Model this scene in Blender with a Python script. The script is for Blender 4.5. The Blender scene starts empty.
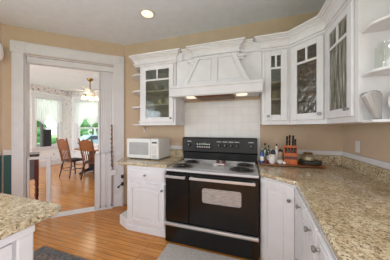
import bpy, bmesh, math, random
from mathutils import Matrix, Vector
random.seed(7)
C = bpy.context.scene
COL = C.collection
R = math.radians

# ------------------------------------------------------------------ camera
cam_d = bpy.data.cameras.new('camera')
cam_d.sensor_width = 36.0
cam_d.lens = 36.0 * 171.0 / 390.0
cam_d.shift_y = -2.0 / 390.0
cam_d.clip_start = 0.02
cam = bpy.data.objects.new('camera', cam_d)
COL.objects.link(cam)
cam.location = (0, 0, 1.39)
cam.rotation_euler = (R(90), 0, R(17.78))
C.camera = cam

# ------------------------------------------------------------------ world, sun, lights, exposure
w = bpy.data.worlds.new('sky'); C.world = w
w.use_nodes = True
nt = w.node_tree
bg = nt.nodes['Background']
bg.inputs[0].default_value = (0.96, 0.98, 1.0, 1)
bg.inputs[1].default_value = 1.9
sun_d = bpy.data.lights.new('sun', 'SUN'); sun_d.energy = 2.0; sun_d.angle = R(4); sun_d.color = (1, .96, .9)
sun = bpy.data.objects.new('sun', sun_d); COL.objects.link(sun)
sun.rotation_euler = (R(38), 0, R(20))

def area(name, loc, rot, sx, sy, power, col=(1, 1, 1)):
    d = bpy.data.lights.new(name, 'AREA'); d.shape = 'RECTANGLE'; d.size = sx; d.size_y = sy
    d.energy = power; d.color = col
    o = bpy.data.objects.new(name, d); COL.objects.link(o)
    o.location = loc; o.rotation_euler = rot
    return o
# area lights added at invented, unseen windows to fill the kitchen and dining room
area('window_light', (-0.9, -1.82, 1.35), (R(96), 0, 0), 3.2, 1.9, 6, (.73, .86, 1.0))
area('window_light', (-3.32, -0.6, 1.25), (R(90), 0, R(-90)), 1.7, 1.5, 37, (.73, .86, 1.0))
area('window_light', (1.06, -.95, 1.3), (R(92), 0, R(90)), 1.4, 1.3, 50, (.73, .86, 1.0))  # added to brighten the peninsula front; the wall here has no opening
area('window_light', (-5.2, -0.32, 1.7), (R(80), 0, 0), 2.8, 1.9, 122, (.72, .89, 1.0))
C.view_settings.view_transform = 'Standard'
C.view_settings.look = 'None'
C.view_settings.gamma = 1.0
C.view_settings.use_curve_mapping = False
C.view_settings.exposure = 0.1
C.cycles.max_bounces = 10
C.cycles.diffuse_bounces = 6
C.cycles.transparent_max_bounces = 16

# ------------------------------------------------------------------ materials
def lin(c):
    return tuple(((v / 255) / 12.92 if v / 255 <= .04045 else ((v / 255 + .055) / 1.055) ** 2.4) for v in c) + (1,)

def mat(name, rgb, rough=.5, metal=0.0, var=0.0, vscale=8, bump=0.0, bscale=60, coat=0.0, emit=0.0, stretch=None):
    m = bpy.data.materials.new(name); m.use_nodes = True
    n = m.node_tree.nodes; l = m.node_tree.links
    b = n['Principled BSDF']
    b.inputs['Base Color'].default_value = lin(rgb)
    b.inputs['Roughness'].default_value = rough
    b.inputs['Metallic'].default_value = metal
    if coat: b.inputs['Coat Weight'].default_value = coat; b.inputs['Coat Roughness'].default_value = .05
    tc = n.new('ShaderNodeTexCoord'); mp = n.new('ShaderNodeMapping')
    l.new(tc.outputs['Object'], mp.inputs['Vector'])
    if stretch: mp.inputs['Scale'].default_value = stretch
    nz = n.new('ShaderNodeTexNoise'); nz.inputs['Scale'].default_value = vscale; nz.inputs['Detail'].default_value = 5
    l.new(mp.outputs[0], nz.inputs['Vector'])
    v = max(var, .015)
    ramp = n.new('ShaderNodeValToRGB')
    ramp.color_ramp.elements[0].position = .3; ramp.color_ramp.elements[1].position = .7
    ramp.color_ramp.elements[0].color = lin([max(0, c * (1 - v)) for c in rgb])
    ramp.color_ramp.elements[1].color = lin([min(255, c * (1 + v)) for c in rgb])
    l.new(nz.outputs['Fac'], ramp.inputs[0]); l.new(ramp.outputs[0], b.inputs['Base Color'])
    if bump:
        n2 = n.new('ShaderNodeTexNoise'); n2.inputs['Scale'].default_value = bscale; n2.inputs['Detail'].default_value = 3
        l.new(mp.outputs[0], n2.inputs['Vector'])
        bp = n.new('ShaderNodeBump'); bp.inputs['Strength'].default_value = bump; bp.inputs['Distance'].default_value = .01
        l.new(n2.outputs['Fac'], bp.inputs['Height']); l.new(bp.outputs[0], b.inputs['Normal'])
    if emit:
        b.inputs['Emission Color'].default_value = lin(rgb); b.inputs['Emission Strength'].default_value = emit
    return m

def glass_mat(name, tint, gloss=.12, bump=0.0, bscale=30, stretch=(1, 1, 1), haze=0.0, hazecol=(220, 220, 215), rough=.03):
    m = bpy.data.materials.new(name); m.use_nodes = True
    n = m.node_tree.nodes; l = m.node_tree.links
    n.remove(n['Principled BSDF']); out = n['Material Output']
    tr = n.new('ShaderNodeBsdfTransparent'); tr.inputs[0].default_value = lin(tint)
    gl = n.new('ShaderNodeBsdfGlossy'); gl.inputs['Roughness'].default_value = rough
    mx = n.new('ShaderNodeMixShader'); mx.inputs[0].default_value = gloss
    l.new(tr.outputs[0], mx.inputs[1]); l.new(gl.outputs[0], mx.inputs[2])
    last = mx
    tc = n.new('ShaderNodeTexCoord'); mp = n.new('ShaderNodeMapping'); mp.inputs['Scale'].default_value = stretch
    l.new(tc.outputs['Object'], mp.inputs['Vector'])
    nz = n.new('ShaderNodeTexNoise'); nz.inputs['Scale'].default_value = bscale; nz.inputs['Detail'].default_value = 4
    l.new(mp.outputs[0], nz.inputs['Vector'])
    if bump:
        bp = n.new('ShaderNodeBump'); bp.inputs['Strength'].default_value = bump; bp.inputs['Distance'].default_value = .02
        l.new(nz.outputs['Fac'], bp.inputs['Height']); l.new(bp.outputs[0], gl.inputs['Normal'])
    if haze:
        df = n.new('ShaderNodeBsdfTranslucent'); df.inputs[0].default_value = lin(hazecol)
        d2 = n.new('ShaderNodeBsdfDiffuse'); d2.inputs[0].default_value = lin(hazecol)
        ad = n.new('ShaderNodeMixShader'); l.new(df.outputs[0], ad.inputs[1]); l.new(d2.outputs[0], ad.inputs[2])
        rp = n.new('ShaderNodeValToRGB')
        rp.color_ramp.elements[0].position = .42; rp.color_ramp.elements[0].color = (0, 0, 0, 1)
        rp.color_ramp.elements[1].position = .68; rp.color_ramp.elements[1].color = (haze, haze, haze, 1)
        l.new(nz.outputs['Fac'], rp.inputs[0])
        m2 = n.new('ShaderNodeMixShader'); l.new(rp.outputs[0], m2.inputs[0])
        l.new(mx.outputs[0], m2.inputs[1]); l.new(ad.outputs[0], m2.inputs[2]); last = m2
    l.new(last.outputs[0], out.inputs['Surface'])
    return m

def node_mat(name):
    m = bpy.data.materials.new(name); m.use_nodes = True
    n = m.node_tree.nodes; l = m.node_tree.links
    tc = n.new('ShaderNodeTexCoord'); mp = n.new('ShaderNodeMapping'); l.new(tc.outputs['Object'], mp.inputs['Vector'])
    return m, n, l, n['Principled BSDF'], mp

def ramp_of(n, pts):
    r = n.new('ShaderNodeValToRGB'); e = r.color_ramp.elements
    e[0].position = pts[0][0]; e[0].color = lin(pts[0][1]); e[1].position = pts[-1][0]; e[1].color = lin(pts[-1][1])
    for p, c in pts[1:-1]:
        k = e.new(p); k.color = lin(c)
    return r

def mixc(n, l, fac, a, b, mode='MIX'):
    x = n.new('ShaderNodeMix'); x.data_type = 'RGBA'; x.blend_type = mode
    if isinstance(fac, float): x.inputs[0].default_value = fac
    else: l.new(fac, x.inputs[0])
    for s, v in ((6, a), (7, b)):
        if isinstance(v, tuple): x.inputs[s].default_value = v
        else: l.new(v, x.inputs[s])
    return x.outputs[2]

def granite():
    m, n, l, b, mp = node_mat('granite')
    n1 = n.new('ShaderNodeTexNoise'); n1.inputs['Scale'].default_value = 60; n1.inputs['Detail'].default_value = 5; n1.inputs['Roughness'].default_value = .6
    l.new(mp.outputs[0], n1.inputs['Vector'])
    r1 = ramp_of(n, [(.30, (122, 104, 84)), (.42, (190, 168, 136)), (.52, (218, 201, 168)), (.64, (234, 222, 196)), (.74, (216, 206, 190))])
    l.new(n1.outputs['Fac'], r1.inputs[0])
    n2 = n.new('ShaderNodeTexNoise'); n2.inputs['Scale'].default_value = 105; n2.inputs['Detail'].default_value = 3; n2.inputs['Roughness'].default_value = .6
    l.new(mp.outputs[0], n2.inputs['Vector'])
    r2 = ramp_of(n, [(.0, (255, 255, 255)), (.37, (255, 255, 255)), (.43, (0, 0, 0)), (1, (0, 0, 0))])
    l.new(n2.outputs['Fac'], r2.inputs[0])
    c = mixc(n, l, r2.outputs[0], r1.outputs[0], lin((66, 54, 46)))
    n3 = n.new('ShaderNodeTexNoise'); n3.inputs['Scale'].default_value = 9; n3.inputs['Detail'].default_value = 4
    l.new(mp.outputs[0], n3.inputs['Vector'])
    r3 = ramp_of(n, [(.35, (214, 204, 190)), (.65, (255, 255, 255))]); l.new(n3.outputs['Fac'], r3.inputs[0])
    c = mixc(n, l, .7, c, r3.outputs[0], 'MULTIPLY')
    l.new(c, b.inputs['Base Color']); b.inputs['Roughness'].default_value = .1
    return m

def floorwood():
    m, n, l, b, mp = node_mat('oak_floor')
    br = n.new('ShaderNodeTexBrick'); br.offset = .43; br.offset_frequency = 3
    br.inputs['Scale'].default_value = 1; br.inputs['Brick Width'].default_value = 1.15; br.inputs['Row Height'].default_value = .06
    br.inputs['Mortar Size'].default_value = .0022; br.inputs['Mortar Smooth'].default_value = .3
    br.inputs['Color1'].default_value = lin((230, 158, 80)); br.inputs['Color2'].default_value = lin((214, 138, 62)); br.inputs['Mortar'].default_value = lin((96, 54, 24))
    br.inputs['Bias'].default_value = -.1
    l.new(mp.outputs[0], br.inputs['Vector'])
    m2 = n.new('ShaderNodeMapping'); m2.inputs['Scale'].default_value = (2.2, 42, 1)
    l.new(mp.outputs[0], m2.inputs['Vector'])
    nz = n.new('ShaderNodeTexNoise'); nz.inputs['Scale'].default_value = 1.6; nz.inputs['Detail'].default_value = 6; nz.inputs['Distortion'].default_value = .6
    l.new(m2.outputs[0], nz.inputs['Vector'])
    r = ramp_of(n, [(.3, (176, 170, 160)), (.7, (255, 255, 255))]); l.new(nz.outputs['Fac'], r.inputs[0])
    c = mixc(n, l, .8, br.outputs['Color'], r.outputs[0], 'MULTIPLY')
    l.new(c, b.inputs['Base Color']); b.inputs['Roughness'].default_value = .2
    bp = n.new('ShaderNodeBump'); bp.inputs['Strength'].default_value = .12; bp.inputs['Distance'].default_value = .003; bp.invert = True
    l.new(br.outputs['Fac'], bp.inputs['Height']); l.new(bp.outputs[0], b.inputs['Normal'])
    return m

def tile():
    m, n, l, b, mp = node_mat('white_tile')
    mp.inputs['Rotation'].default_value = (R(90), 0, 0)
    br = n.new('ShaderNodeTexBrick'); br.offset = 0
    br.inputs['Scale'].default_value = 1; br.inputs['Brick Width'].default_value = .113; br.inputs['Row Height'].default_value = .113
    br.inputs['Mortar Size'].default_value = .002; br.inputs['Mortar Smooth'].default_value = .2
    br.inputs['Color1'].default_value = lin((232, 227, 222)); br.inputs['Color2'].default_value = lin((226, 221, 216)); br.inputs['Mortar'].default_value = lin((212, 207, 203))
    l.new(mp.outputs[0], br.inputs['Vector']); l.new(br.outputs['Color'], b.inputs['Base Color'])
    b.inputs['Roughness'].default_value = .18
    bp = n.new('ShaderNodeBump'); bp.inputs['Strength'].default_value = .35; bp.inputs['Distance'].default_value = .004; bp.invert = True
    l.new(br.outputs['Fac'], bp.inputs['Height']); l.new(bp.outputs[0], b.inputs['Normal'])
    return m

def wallpaper(name, base, s, thr, cols):
    m, n, l, b, mp = node_mat(name)
    last = lin(base)
    for k, (c, sc) in enumerate(cols):
        v = n.new('ShaderNodeTexVoronoi'); v.inputs['Scale'].default_value = s * sc
        m2 = n.new('ShaderNodeMapping'); m2.inputs['Location'].default_value = (k * 3.7, k * 1.3, k * 2.1)
        nz = n.new('ShaderNodeTexNoise'); nz.inputs['Scale'].default_value = s * 3
        l.new(mp.outputs[0], m2.inputs[0])
        d = mixc(n, l, .12, m2.outputs[0], nz.outputs['Color'])
        l.new(m2.outputs[0], nz.inputs['Vector']); l.new(d, v.inputs['Vector'])
        r = ramp_of(n, [(0, (255, 255, 255)), (thr, (255, 255, 255)), (thr + .06, (0, 0, 0)), (1, (0, 0, 0))])
        l.new(v.outputs['Distance'], r.inputs[0])
        last = mixc(n, l, r.outputs[0], last, lin(c))
    l.new(last, b.inputs['Base Color']); b.inputs['Roughness'].default_value = .8
    return m

def rug_mat(name, base, dark, scale, band=0.0):
    m, n, l, b, mp = node_mat(name)
    ch = n.new('ShaderNodeTexNoise'); ch.inputs['Scale'].default_value = scale; ch.inputs['Detail'].default_value = 6; ch.inputs['Roughness'].default_value = .75
    l.new(mp.outputs[0], ch.inputs['Vector'])
    r = ramp_of(n, [(.36, dark), (.64, base)]); l.new(ch.outputs['Fac'], r.inputs[0])
    c = r.outputs[0]
    if band:
        wv = n.new('ShaderNodeTexWave'); wv.inputs['Scale'].default_value = band; wv.inputs['Distortion'].default_value = .6
        wv.bands_direction = 'Y'
        l.new(mp.outputs[0], wv.inputs['Vector'])
        c = mixc(n, l, wv.outputs['Fac'], c, lin(dark))
        c = mixc(n, l, .7, c, r.outputs[0])
    l.new(c, b.inputs['Base Color']); b.inputs['Roughness'].default_value = .95
    bp = n.new('ShaderNodeBump'); bp.inputs['Strength'].default_value = .5; bp.inputs['Distance'].default_value = .006
    l.new(ch.outputs['Fac'], bp.inputs['Height']); l.new(bp.outputs[0], b.inputs['Normal'])
    return m

M = dict(
    white=mat('white_paint', (226, 223, 224), .38),
    trim=mat('trim_paint', (222, 218, 219), .42),
    ceil=mat('ceiling_paint', (228, 233, 240), .9),
    wall=mat('tan_wall', (204, 180, 154), .85),
    wallw=mat('dining_paint', (232, 229, 225), .85),
    teal=mat('teal_paint', (46, 84, 82), .6),
    granite=granite(), floor=floorwood(), tile=tile(),
    paper=wallpaper('floral_wallpaper', (236, 233, 231), 7.0, .11, [((196, 150, 150), 1.0), ((150, 160, 150), 1.35), ((170, 160, 186), 1.7)]),
    border=wallpaper('wallpaper_border', (222, 212, 206), 9.0, .20, [((150, 96, 92), 1.0), ((104, 116, 104), 1.3), ((120, 110, 140), 1.7)]),
    black=mat('black_enamel', (17, 16, 15), .2), bguard=mat('backguard_enamel', (20, 19, 19), .42), blackm=mat('black_matte', (26, 24, 23), .5),
    chrome=mat('brushed_steel', (214, 213, 212), .34, .8), steel=mat('satin_steel', (186, 183, 180), .32, .85),
    cook=mat('cooktop_enamel', (206, 205, 205), .22, .1), coil=mat('coil_iron', (44, 42, 42), .5, .3),
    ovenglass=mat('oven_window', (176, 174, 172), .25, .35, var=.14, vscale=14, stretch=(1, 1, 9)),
    knob=mat('pewter', (150, 146, 142), .3, .85), mark=mat('printed_marks', (214, 212, 204), .5),
    display=mat('display_glow', (190, 205, 180), .4, emit=.3), dglass=mat('display_glass', (10, 12, 12), .08),
    micro=mat('microwave_white', (226, 223, 218), .35), mwin=mat('microwave_window', (164, 160, 156), .3, var=.04), mgrey=mat('button_grey', (200, 196, 188), .45),
    gl_green=glass_mat('green_grey_glass', (228, 230, 222), .06, bump=.1, bscale=6, haze=.16, hazecol=(172, 174, 164)),
    gl_brown=glass_mat('smoky_rain_glass', (214, 204, 186), .10, bump=.7, bscale=26, stretch=(1, 1, .6), haze=.35, hazecol=(170, 160, 140), rough=.1),
    gl_rain=glass_mat('rain_glass', (226, 224, 214), .10, bump=.7, bscale=30, stretch=(2, 2, .16), haze=.9, hazecol=(232, 228, 218), rough=.1),
    gl_clear=glass_mat('clear_glass', (254, 255, 254), .14), gl_win=glass_mat('window_glass', (250, 252, 252), .04),
    wood=mat('hood_wood', (112, 70, 40), .5, var=.2, stretch=(1, 20, 8)),
    board=mat('chestnut_board', (128, 74, 40), .3, var=.25, vscale=4, stretch=(3, 24, 8)), block=mat('knife_block_wood', (188, 94, 38), .35, var=.15, vscale=5, stretch=(14, 3, 3)),
    slate=mat('dark_slate', (62, 56, 52), .5, var=.1), oak=mat('honey_oak', (124, 70, 36), .32, var=.18, vscale=5, stretch=(10, 10, 2)),
    tableoak=mat('table_oak', (176, 116, 70), .25, var=.15, stretch=(2, 14, 8)), darkoak=mat('dark_oak', (78, 42, 26), .35, var=.18, vscale=5, stretch=(10, 10, 2)), mahog=mat('mahogany', (92, 38, 26), .25, var=.18, stretch=(10, 10, 2)),
    top_dark=mat('dark_top', (66, 48, 42), .25), seatpad=mat('dark_cushion', (66, 56, 60), .9), navy=mat('dark_blue_pedestal', (52, 58, 72), .5),
    porc=mat('white_porcelain', (236, 230, 224), .12), floral=wallpaper('floral_porcelain', (238, 232, 226), 26, .2, [((176, 60, 70), 1.0), ((70, 90, 150), 1.4)]),
    blue=mat('blue_plastic', (42, 96, 170), .25), bottle=glass_mat('bottle_glass', (190, 200, 170), .14), amber=mat('amber_oil', (176, 140, 70), .2),
    cap=mat('dark_cap', (52, 36, 30), .4), red=mat('red_glaze', (124, 56, 44), .25), cream=mat('cream_ceramic', (222, 208, 180), .3), candy=mat('cream_candy', (224, 204, 160), .6, var=.12, vscale=60),
    green=mat('green_glaze', (64, 112, 84), .3), bluec=mat('blue_glaze', (58, 84, 146), .3), brass=mat('brass', (150, 112, 62), .35, .9), bronze=mat('old_bronze', (140, 106, 66), .45, .6),
    silver=mat('grey_glaze', (176, 172, 170), .25, .2), curtain=None, lampglass=mat('lamp_glass', (255, 226, 176), .5, emit=2.2), canlight=mat('lit_lens', (255, 240, 216), .5, emit=.8),
    rug=rug_mat('grey_rug', (212, 204, 198), (160, 154, 150), 70, 14), rug2=rug_mat('patterned_rug', (150, 130, 116), (62, 62, 70), 22), rug2b=rug_mat('rug_border', (132, 126, 122), (60, 58, 64), 34),
    lawn=mat('lawn', (140, 172, 108), .9, var=.15, vscale=3), road=mat('street', (186, 186, 188), .9), hedge=mat('hedge_green', (86, 138, 84), .9, var=.35, vscale=14, bump=.8, bscale=20),
    house=mat('far_house', (214, 220, 224), .8), roof=mat('far_roof', (150, 152, 160), .8), carpaint=mat('car_paint', (150, 176, 196), .2, .3), carglass=mat('car_glass', (60, 72, 84), .1), tyre=mat('tyre', (34, 34, 36), .8),
    bark=mat('bark', (96, 76, 60), .9, var=.2), vio=mat('violet_grey', (98, 94, 100), .5),
)
cm = bpy.data.materials.new('sheer_curtain'); cm.use_nodes = True
n_ = cm.node_tree.nodes; l_ = cm.node_tree.links; n_.remove(n_['Principled BSDF'])
a_ = n_.new('ShaderNodeBsdfTranslucent'); a_.inputs[0].default_value = lin((252, 252, 252))
b_ = n_.new('ShaderNodeBsdfDiffuse'); b_.inputs[0].default_value = lin((250, 250, 250))
t_ = n_.new('ShaderNodeBsdfTransparent')
m1 = n_.new('ShaderNodeMixShader'); l_.new(a_.outputs[0], m1.inputs[1]); l_.new(b_.outputs[0], m1.inputs[2])
m2 = n_.new('ShaderNodeMixShader'); m2.inputs[0].default_value = .12; l_.new(m1.outputs[0], m2.inputs[1]); l_.new(t_.outputs[0], m2.inputs[2])
l_.new(m2.outputs[0], n_['Material Output'].inputs['Surface'])
M['curtain'] = cm

# ------------------------------------------------------------------ geometry helpers
class MB:
    def __init__(self): self.bm = bmesh.new()
    def _add(self, vs, fs):
        v = [self.bm.verts.new(p) for p in vs]
        for f in fs:
            try: self.bm.faces.new([v[i] for i in f])
            except ValueError: pass
        return v
    def hexa(self, p):                                  # 8 points, bottom ring then top ring
        self._add(p, [(3, 2, 1, 0), (4, 5, 6, 7), (0, 1, 5, 4), (1, 2, 6, 5), (2, 3, 7, 6), (3, 0, 4, 7)]); return self
    def box(self, x0, x1, y0, y1, z0, z1):
        return self.hexa([(x0, y0, z0), (x1, y0, z0), (x1, y1, z0), (x0, y1, z0), (x0, y0, z1), (x1, y0, z1), (x1, y1, z1), (x0, y1, z1)])
    def prism(self, poly, z0, z1, axis='z'):
        f = {'z': lambda a, b, c: (a, b, c), 'y': lambda a, b, c: (a, c, b), 'x': lambda a, b, c: (c, a, b)}[axis]
        n = len(poly)
        self._add([f(a, b, z0) for a, b in poly] + [f(a, b, z1) for a, b in poly],
                  [tuple(range(n))[::-1], tuple(range(n, 2 * n))] + [(i, (i + 1) % n, n + (i + 1) % n, n + i) for i in range(n)]); return self
    def cyl(self, p0, p1, r0, r1=None, n=16, caps=True):
        r1 = r0 if r1 is None else r1
        p0, p1 = Vector(p0), Vector(p1); d = (p1 - p0).normalized()
        a = d.orthogonal().normalized(); b = d.cross(a)
        ring = lambda p, r: [p + (a * math.cos(t) + b * math.sin(t)) * r for t in [2 * math.pi * i / n for i in range(n)]]
        fs = [(i, (i + 1) % n, n + (i + 1) % n, n + i) for i in range(n)]
        if caps: fs += [tuple(range(n))[::-1], tuple(range(n, 2 * n))]
        self._add(ring(p0, r0) + ring(p1, r1), fs); return self
    def lathe(self, prof, c=(0, 0, 0), n=20, axis=None):
        mtx = Matrix.Translation(c)
        if axis is not None: mtx = mtx @ Vector((0, 0, 1)).rotation_difference(Vector(axis)).to_matrix().to_4x4()
        vs = []; fs = []
        for r, z in prof:
            for i in range(n):
                t = 2 * math.pi * i / n; vs.append(mtx @ Vector((max(r, 1e-4) * math.cos(t), max(r, 1e-4) * math.sin(t), z)))
        for k in range(len(prof) - 1):
            for i in range(n):
                j = (i + 1) % n; fs.append((k * n + i, k * n + j, (k + 1) * n + j, (k + 1) * n + i))
        fs += [tuple(range(n))[::-1], tuple(range((len(prof) - 1) * n, len(prof) * n))]
        self._add(vs, fs); return self
    def tube(self, pts, r, n=8, closed=False):
        pts = [Vector(p) for p in pts]; k = len(pts); vs = []; fs = []
        up = None
        for i, p in enumerate(pts):
            a = pts[(i - 1) % k] if (i or closed) else p; b = pts[(i + 1) % k] if (i < k - 1 or closed) else p
            d = (b - a).normalized()
            if up is None: up = d.orthogonal().normalized()
            up = (up - d * up.dot(d)).normalized(); s = d.cross(up)
            rr = r[i] if isinstance(r, (list, tuple)) else r
            for j in range(n):
                t = 2 * math.pi * j / n; vs.append(p + (up * math.cos(t) + s * math.sin(t)) * rr)
        for i in range(k if closed else k - 1):
            i2 = (i + 1) % k
            for j in range(n): fs.append((i * n + j, i * n + (j + 1) % n, i2 * n + (j + 1) % n, i2 * n + j))
        if not closed: fs += [tuple(range(n))[::-1], tuple(range((k - 1) * n, k * n))]
        self._add(vs, fs); return self
    def sweep(self, prof, path, pre=None, post=None):   # prof: (out, z); outward is the right-hand side of the path
        P = [Vector(p) for p in path]
        def nrm(a, b): d = (b - a).normalized(); return Vector((d.y, -d.x))
        offs = []
        for i in range(len(P)):
            n1 = nrm(P[i - 1], P[i]) if i else (nrm(Vector(pre), P[0]) if pre else None)
            n2 = nrm(P[i], P[i + 1]) if i < len(P) - 1 else (nrm(P[-1], Vector(post)) if post else None)
            if n1 is None: n1 = n2
            if n2 is None: n2 = n1
            offs.append((n1 + n2) / (1 + n1.dot(n2)))
        m = len(prof); vs = []; fs = []
        for p, o in zip(P, offs):
            for a, z in prof: vs.append((p.x + o.x * a, p.y + o.y * a, z))
        for i in range(len(P) - 1):
            for j in range(m): fs.append((i * m + j, i * m + (j + 1) % m, (i + 1) * m + (j + 1) % m, (i + 1) * m + j))
        fs += [tuple(range(m)), tuple(range((len(P) - 1) * m, len(P) * m))[::-1]]
        self._add(vs, fs); return self
    def ball(self, c, r, sc=(1, 1, 1), u=14, v=9):
        prof = [(math.sin(math.pi * i / v), -math.cos(math.pi * i / v)) for i in range(v + 1)]
        vs = []; fs = []
        for a, z in prof:
            for i in range(u):
                t = 2 * math.pi * i / u
                vs.append((c[0] + r * sc[0] * max(a, 1e-3) * math.cos(t), c[1] + r * sc[1] * max(a, 1e-3) * math.sin(t), c[2] + r * sc[2] * z))
        for k in range(v):
            for i in range(u): fs.append((k * u + i, k * u + (i + 1) % u, (k + 1) * u + (i + 1) % u, (k + 1) * u + i))
        self._add(vs, fs); return self
    def xf(self, mtx):
        bmesh.ops.transform(self.bm, matrix=mtx, verts=self.bm.verts); return self
    def build(self, name, m, parent=None, bevel=0.0, smooth=False, seg=2):
        me = bpy.data.meshes.new(name)
        bmesh.ops.recalc_face_normals(self.bm, faces=self.bm.faces)
        self.bm.to_mesh(me); self.bm.free()
        me.materials.append(M[m] if isinstance(m, str) else m)
        if smooth:
            for p in me.polygons: p.use_smooth = True
        o = bpy.data.objects.new(name, me); COL.objects.link(o)
        if parent is not None: o.parent = parent
        if bevel:
            bv = o.modifiers.new('bevel', 'BEVEL'); bv.width = bevel; bv.segments = seg; bv.limit_method = 'ANGLE'; bv.angle_limit = R(40)
        if smooth and not bevel:
            try:
                es = o.modifiers.new('split', 'EDGE_SPLIT'); es.split_angle = R(38)
            except Exception: pass
        return o

def thing(name, label, cat, loc=(0, 0, 0), rz=0.0, group=None):
    o = bpy.data.objects.new(name, None); COL.objects.link(o); o.empty_display_size = .05
    o.location = loc; o.rotation_euler = (0, 0, rz)
    return tag(o, label, cat, group)
def tag(o, label, cat, group=None, stuff=False):
    o['label'] = label; o['category'] = cat
    if group: o['group'] = group
    if stuff: o['kind'] = 'stuff'
    return o
def struct(o):
    o['kind'] = 'structure'; return o
def at(o, loc, rz=0.0):
    o.location = loc; o.rotation_euler = (0, 0, rz); return o
def clone(o, loc, rz=None, label=None):
    r = o.copy(); COL.objects.link(r); r.location = loc
    if rz is not None: r.rotation_euler = (0, 0, rz)
    if label: r['label'] = label
    for ch in o.children:
        c = ch.copy(); COL.objects.link(c); c.parent = r
        for g in ch.children:
            d = g.copy(); COL.objects.link(d); d.parent = c
    return r

# ------------------------------------------------------------------ the room
YB, XR, H = 2.57, 1.10, 2.885                      # back wall, right wall, ceiling height
DW = R(41.1)                                        # the doorway wall's direction
CX, CY = -2.154, YB                                 # corner of back wall and doorway wall
struct(MB().box(-7.3, 1.3, -2.1, 5.5, -.1, 0).build('floor', 'floor'))
struct(MB().box(-3.45, 1.3, -2.1, 2.6, H, H + .1).box(-7.3, -3.45, -.5, 5.5, H, H + .1).box(-3.45, -1.9, 2.6, 5.5, H, H + .1).build('ceiling', 'ceil'))
struct(MB().box(CX, XR + .12, YB, YB + .1, 0, H).build('wall_back', 'wall'))
struct(MB().box(XR, XR + .12, -2.0, YB, 0, H).build('wall_right', 'wall'))
# doorway wall in its own frame: x runs along the wall to the right, y goes away from the kitchen, 0 at the corner
S0, S1, SE, ZO = -1.395, -.186, -1.632, 2.49
dw = MB().box(SE, S0, 0, .13, 0, H).box(S1, 0, 0, .13, 0, H).box(S0, S1, 0, .13, ZO, H)
o = struct(at(dw.build('wall_doorway', 'wall'), (CX, CY, 0), DW))
ex, ey = CX + SE * math.cos(DW), CY + SE * math.sin(DW)        # far left end of the doorway wall
wl = MB().box(ex - .12, ex, -2.0, ey - .001, 0, .9).box(ex - .12, ex, -2.0, ey - .001, 2.35, H).box(ex - .12, ex, .3, ey - .001, .9, 2.35).box(ex - .12, ex, -2.0, -1.5, .9, 2.35)
struct(wl.build('wall_left', 'wall'))
wr = MB().box(ex, XR, -2.0, -1.88, 0, .72).box(ex, XR, -2.0, -1.88, 2.4, H).box(ex, -2.5, -2.0, -1.88, .72, 2.4).box(.7, XR, -2.0, -1.88, .72, 2.4)
struct(wr.build('wall_rear', 'wall'))
# casing round the doorway
def profile_casing(x0, x1, z0, z1):
    m = MB().box(x0, x1, -.022, -.001, z0, z1)
    w_ = x1 - x0
    m.box(x0, x0 + .018, -.026, -.022, z0, z1).box(x1 - .018, x1, -.026, -.022, z0, z1)
    return m
def rosette(x, z, s):
    m = MB().box(x - s, x + s, -.03, -.001, z - s, z + s)
    m.lathe([(.0, .0), (.05, .0), (.055, .006), (.035, .004), (.03, .01), (.0, .012)], (x, -.03, z), 20, (0, -1, 0)); return m
CL, CR2 = -1.528, -.023
ZC = 2.50
t_n = 1
for m_ in (profile_casing(CL, S0, .0, ZC), profile_casing(S1, CR2, .22, ZC)):
    struct(at(m_.build('trim_%d' % t_n, 'trim', bevel=.002), (CX, CY, 0), DW)); t_n += 1
hd = MB().box(S0, S1, -.022, -.001, ZC, ZC + .165)
for z in (.012, .152): hd.box(S0, S1, -.028, -.022, ZC + z - .007, ZC + z + .007)
struct(at(hd.build('trim_%d' % t_n, 'trim', bevel=.002), (CX, CY, 0), DW)); t_n += 1
for x in ((CL + S0) / 2, (CR2 + S1) / 2):
    struct(at(rosette(x, ZC + .083, .084).build('trim_%d' % t_n, 'trim', bevel=.003), (CX, CY, 0), DW)); t_n += 1
struct(at(MB().box(S1 - .005, CR2 + .005, -.034, -.001, 0, .22).build('trim_%d' % t_n, 'trim', bevel=.004), (CX, CY, 0), DW)); t_n += 1
jb = MB().box(S0 - .001, S0 + .012, 0, .13, 0, ZO).box(S1 - .012, S1 + .001, 0, .13, 0, ZO).box(S0, S1, 0, .13, ZO - .012, ZO + .001)
struct(at(jb.build('trim_%d' % t_n, 'trim'), (CX, CY, 0), DW)); t_n += 1
th = MB().prism([(-.05, 0), (-.035, .014), (.1, .014), (.115, 0)], S0, S1, 'x')
struct(at(th.build('trim_%d' % t_n, 'trim'), (CX, CY, 0), DW)); t_n += 1
# chair rail and teal wainscot left of the doorway
struct(at(MB().box(SE + .012, CL - .002, -.012, -.001, .0, 1.0).build('trim_%d' % t_n, 'teal'), (CX, CY, 0), DW)); t_n += 1
struct(at(MB().prism([(-.001, 1.0), (-.018, 1.0), (-.024, 1.02), (-.03, 1.05), (-.018, 1.072), (-.001, 1.075)], SE + .012, CL - .002, 'x').build('trim_%d' % t_n, 'trim'), (CX, CY, 0), DW)); t_n += 1
struct(MB().box(ex + .001, ex + .012, .5, ey - .016, 0, 1.0).build('trim_%d' % t_n, 'teal')); t_n += 1
struct(MB().prism([(ex + .001, 1.0), (ex + .018, 1.0), (ex + .03, 1.05), (ex + .001, 1.075)], .5, ey - .034, 'y').build('trim_%d' % t_n, 'trim')); t_n += 1
struct(MB().box(CX + .1, -1.75, YB - .02, YB - .001, 0, .2).build('baseboard_back', 'trim', bevel=.003))

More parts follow.
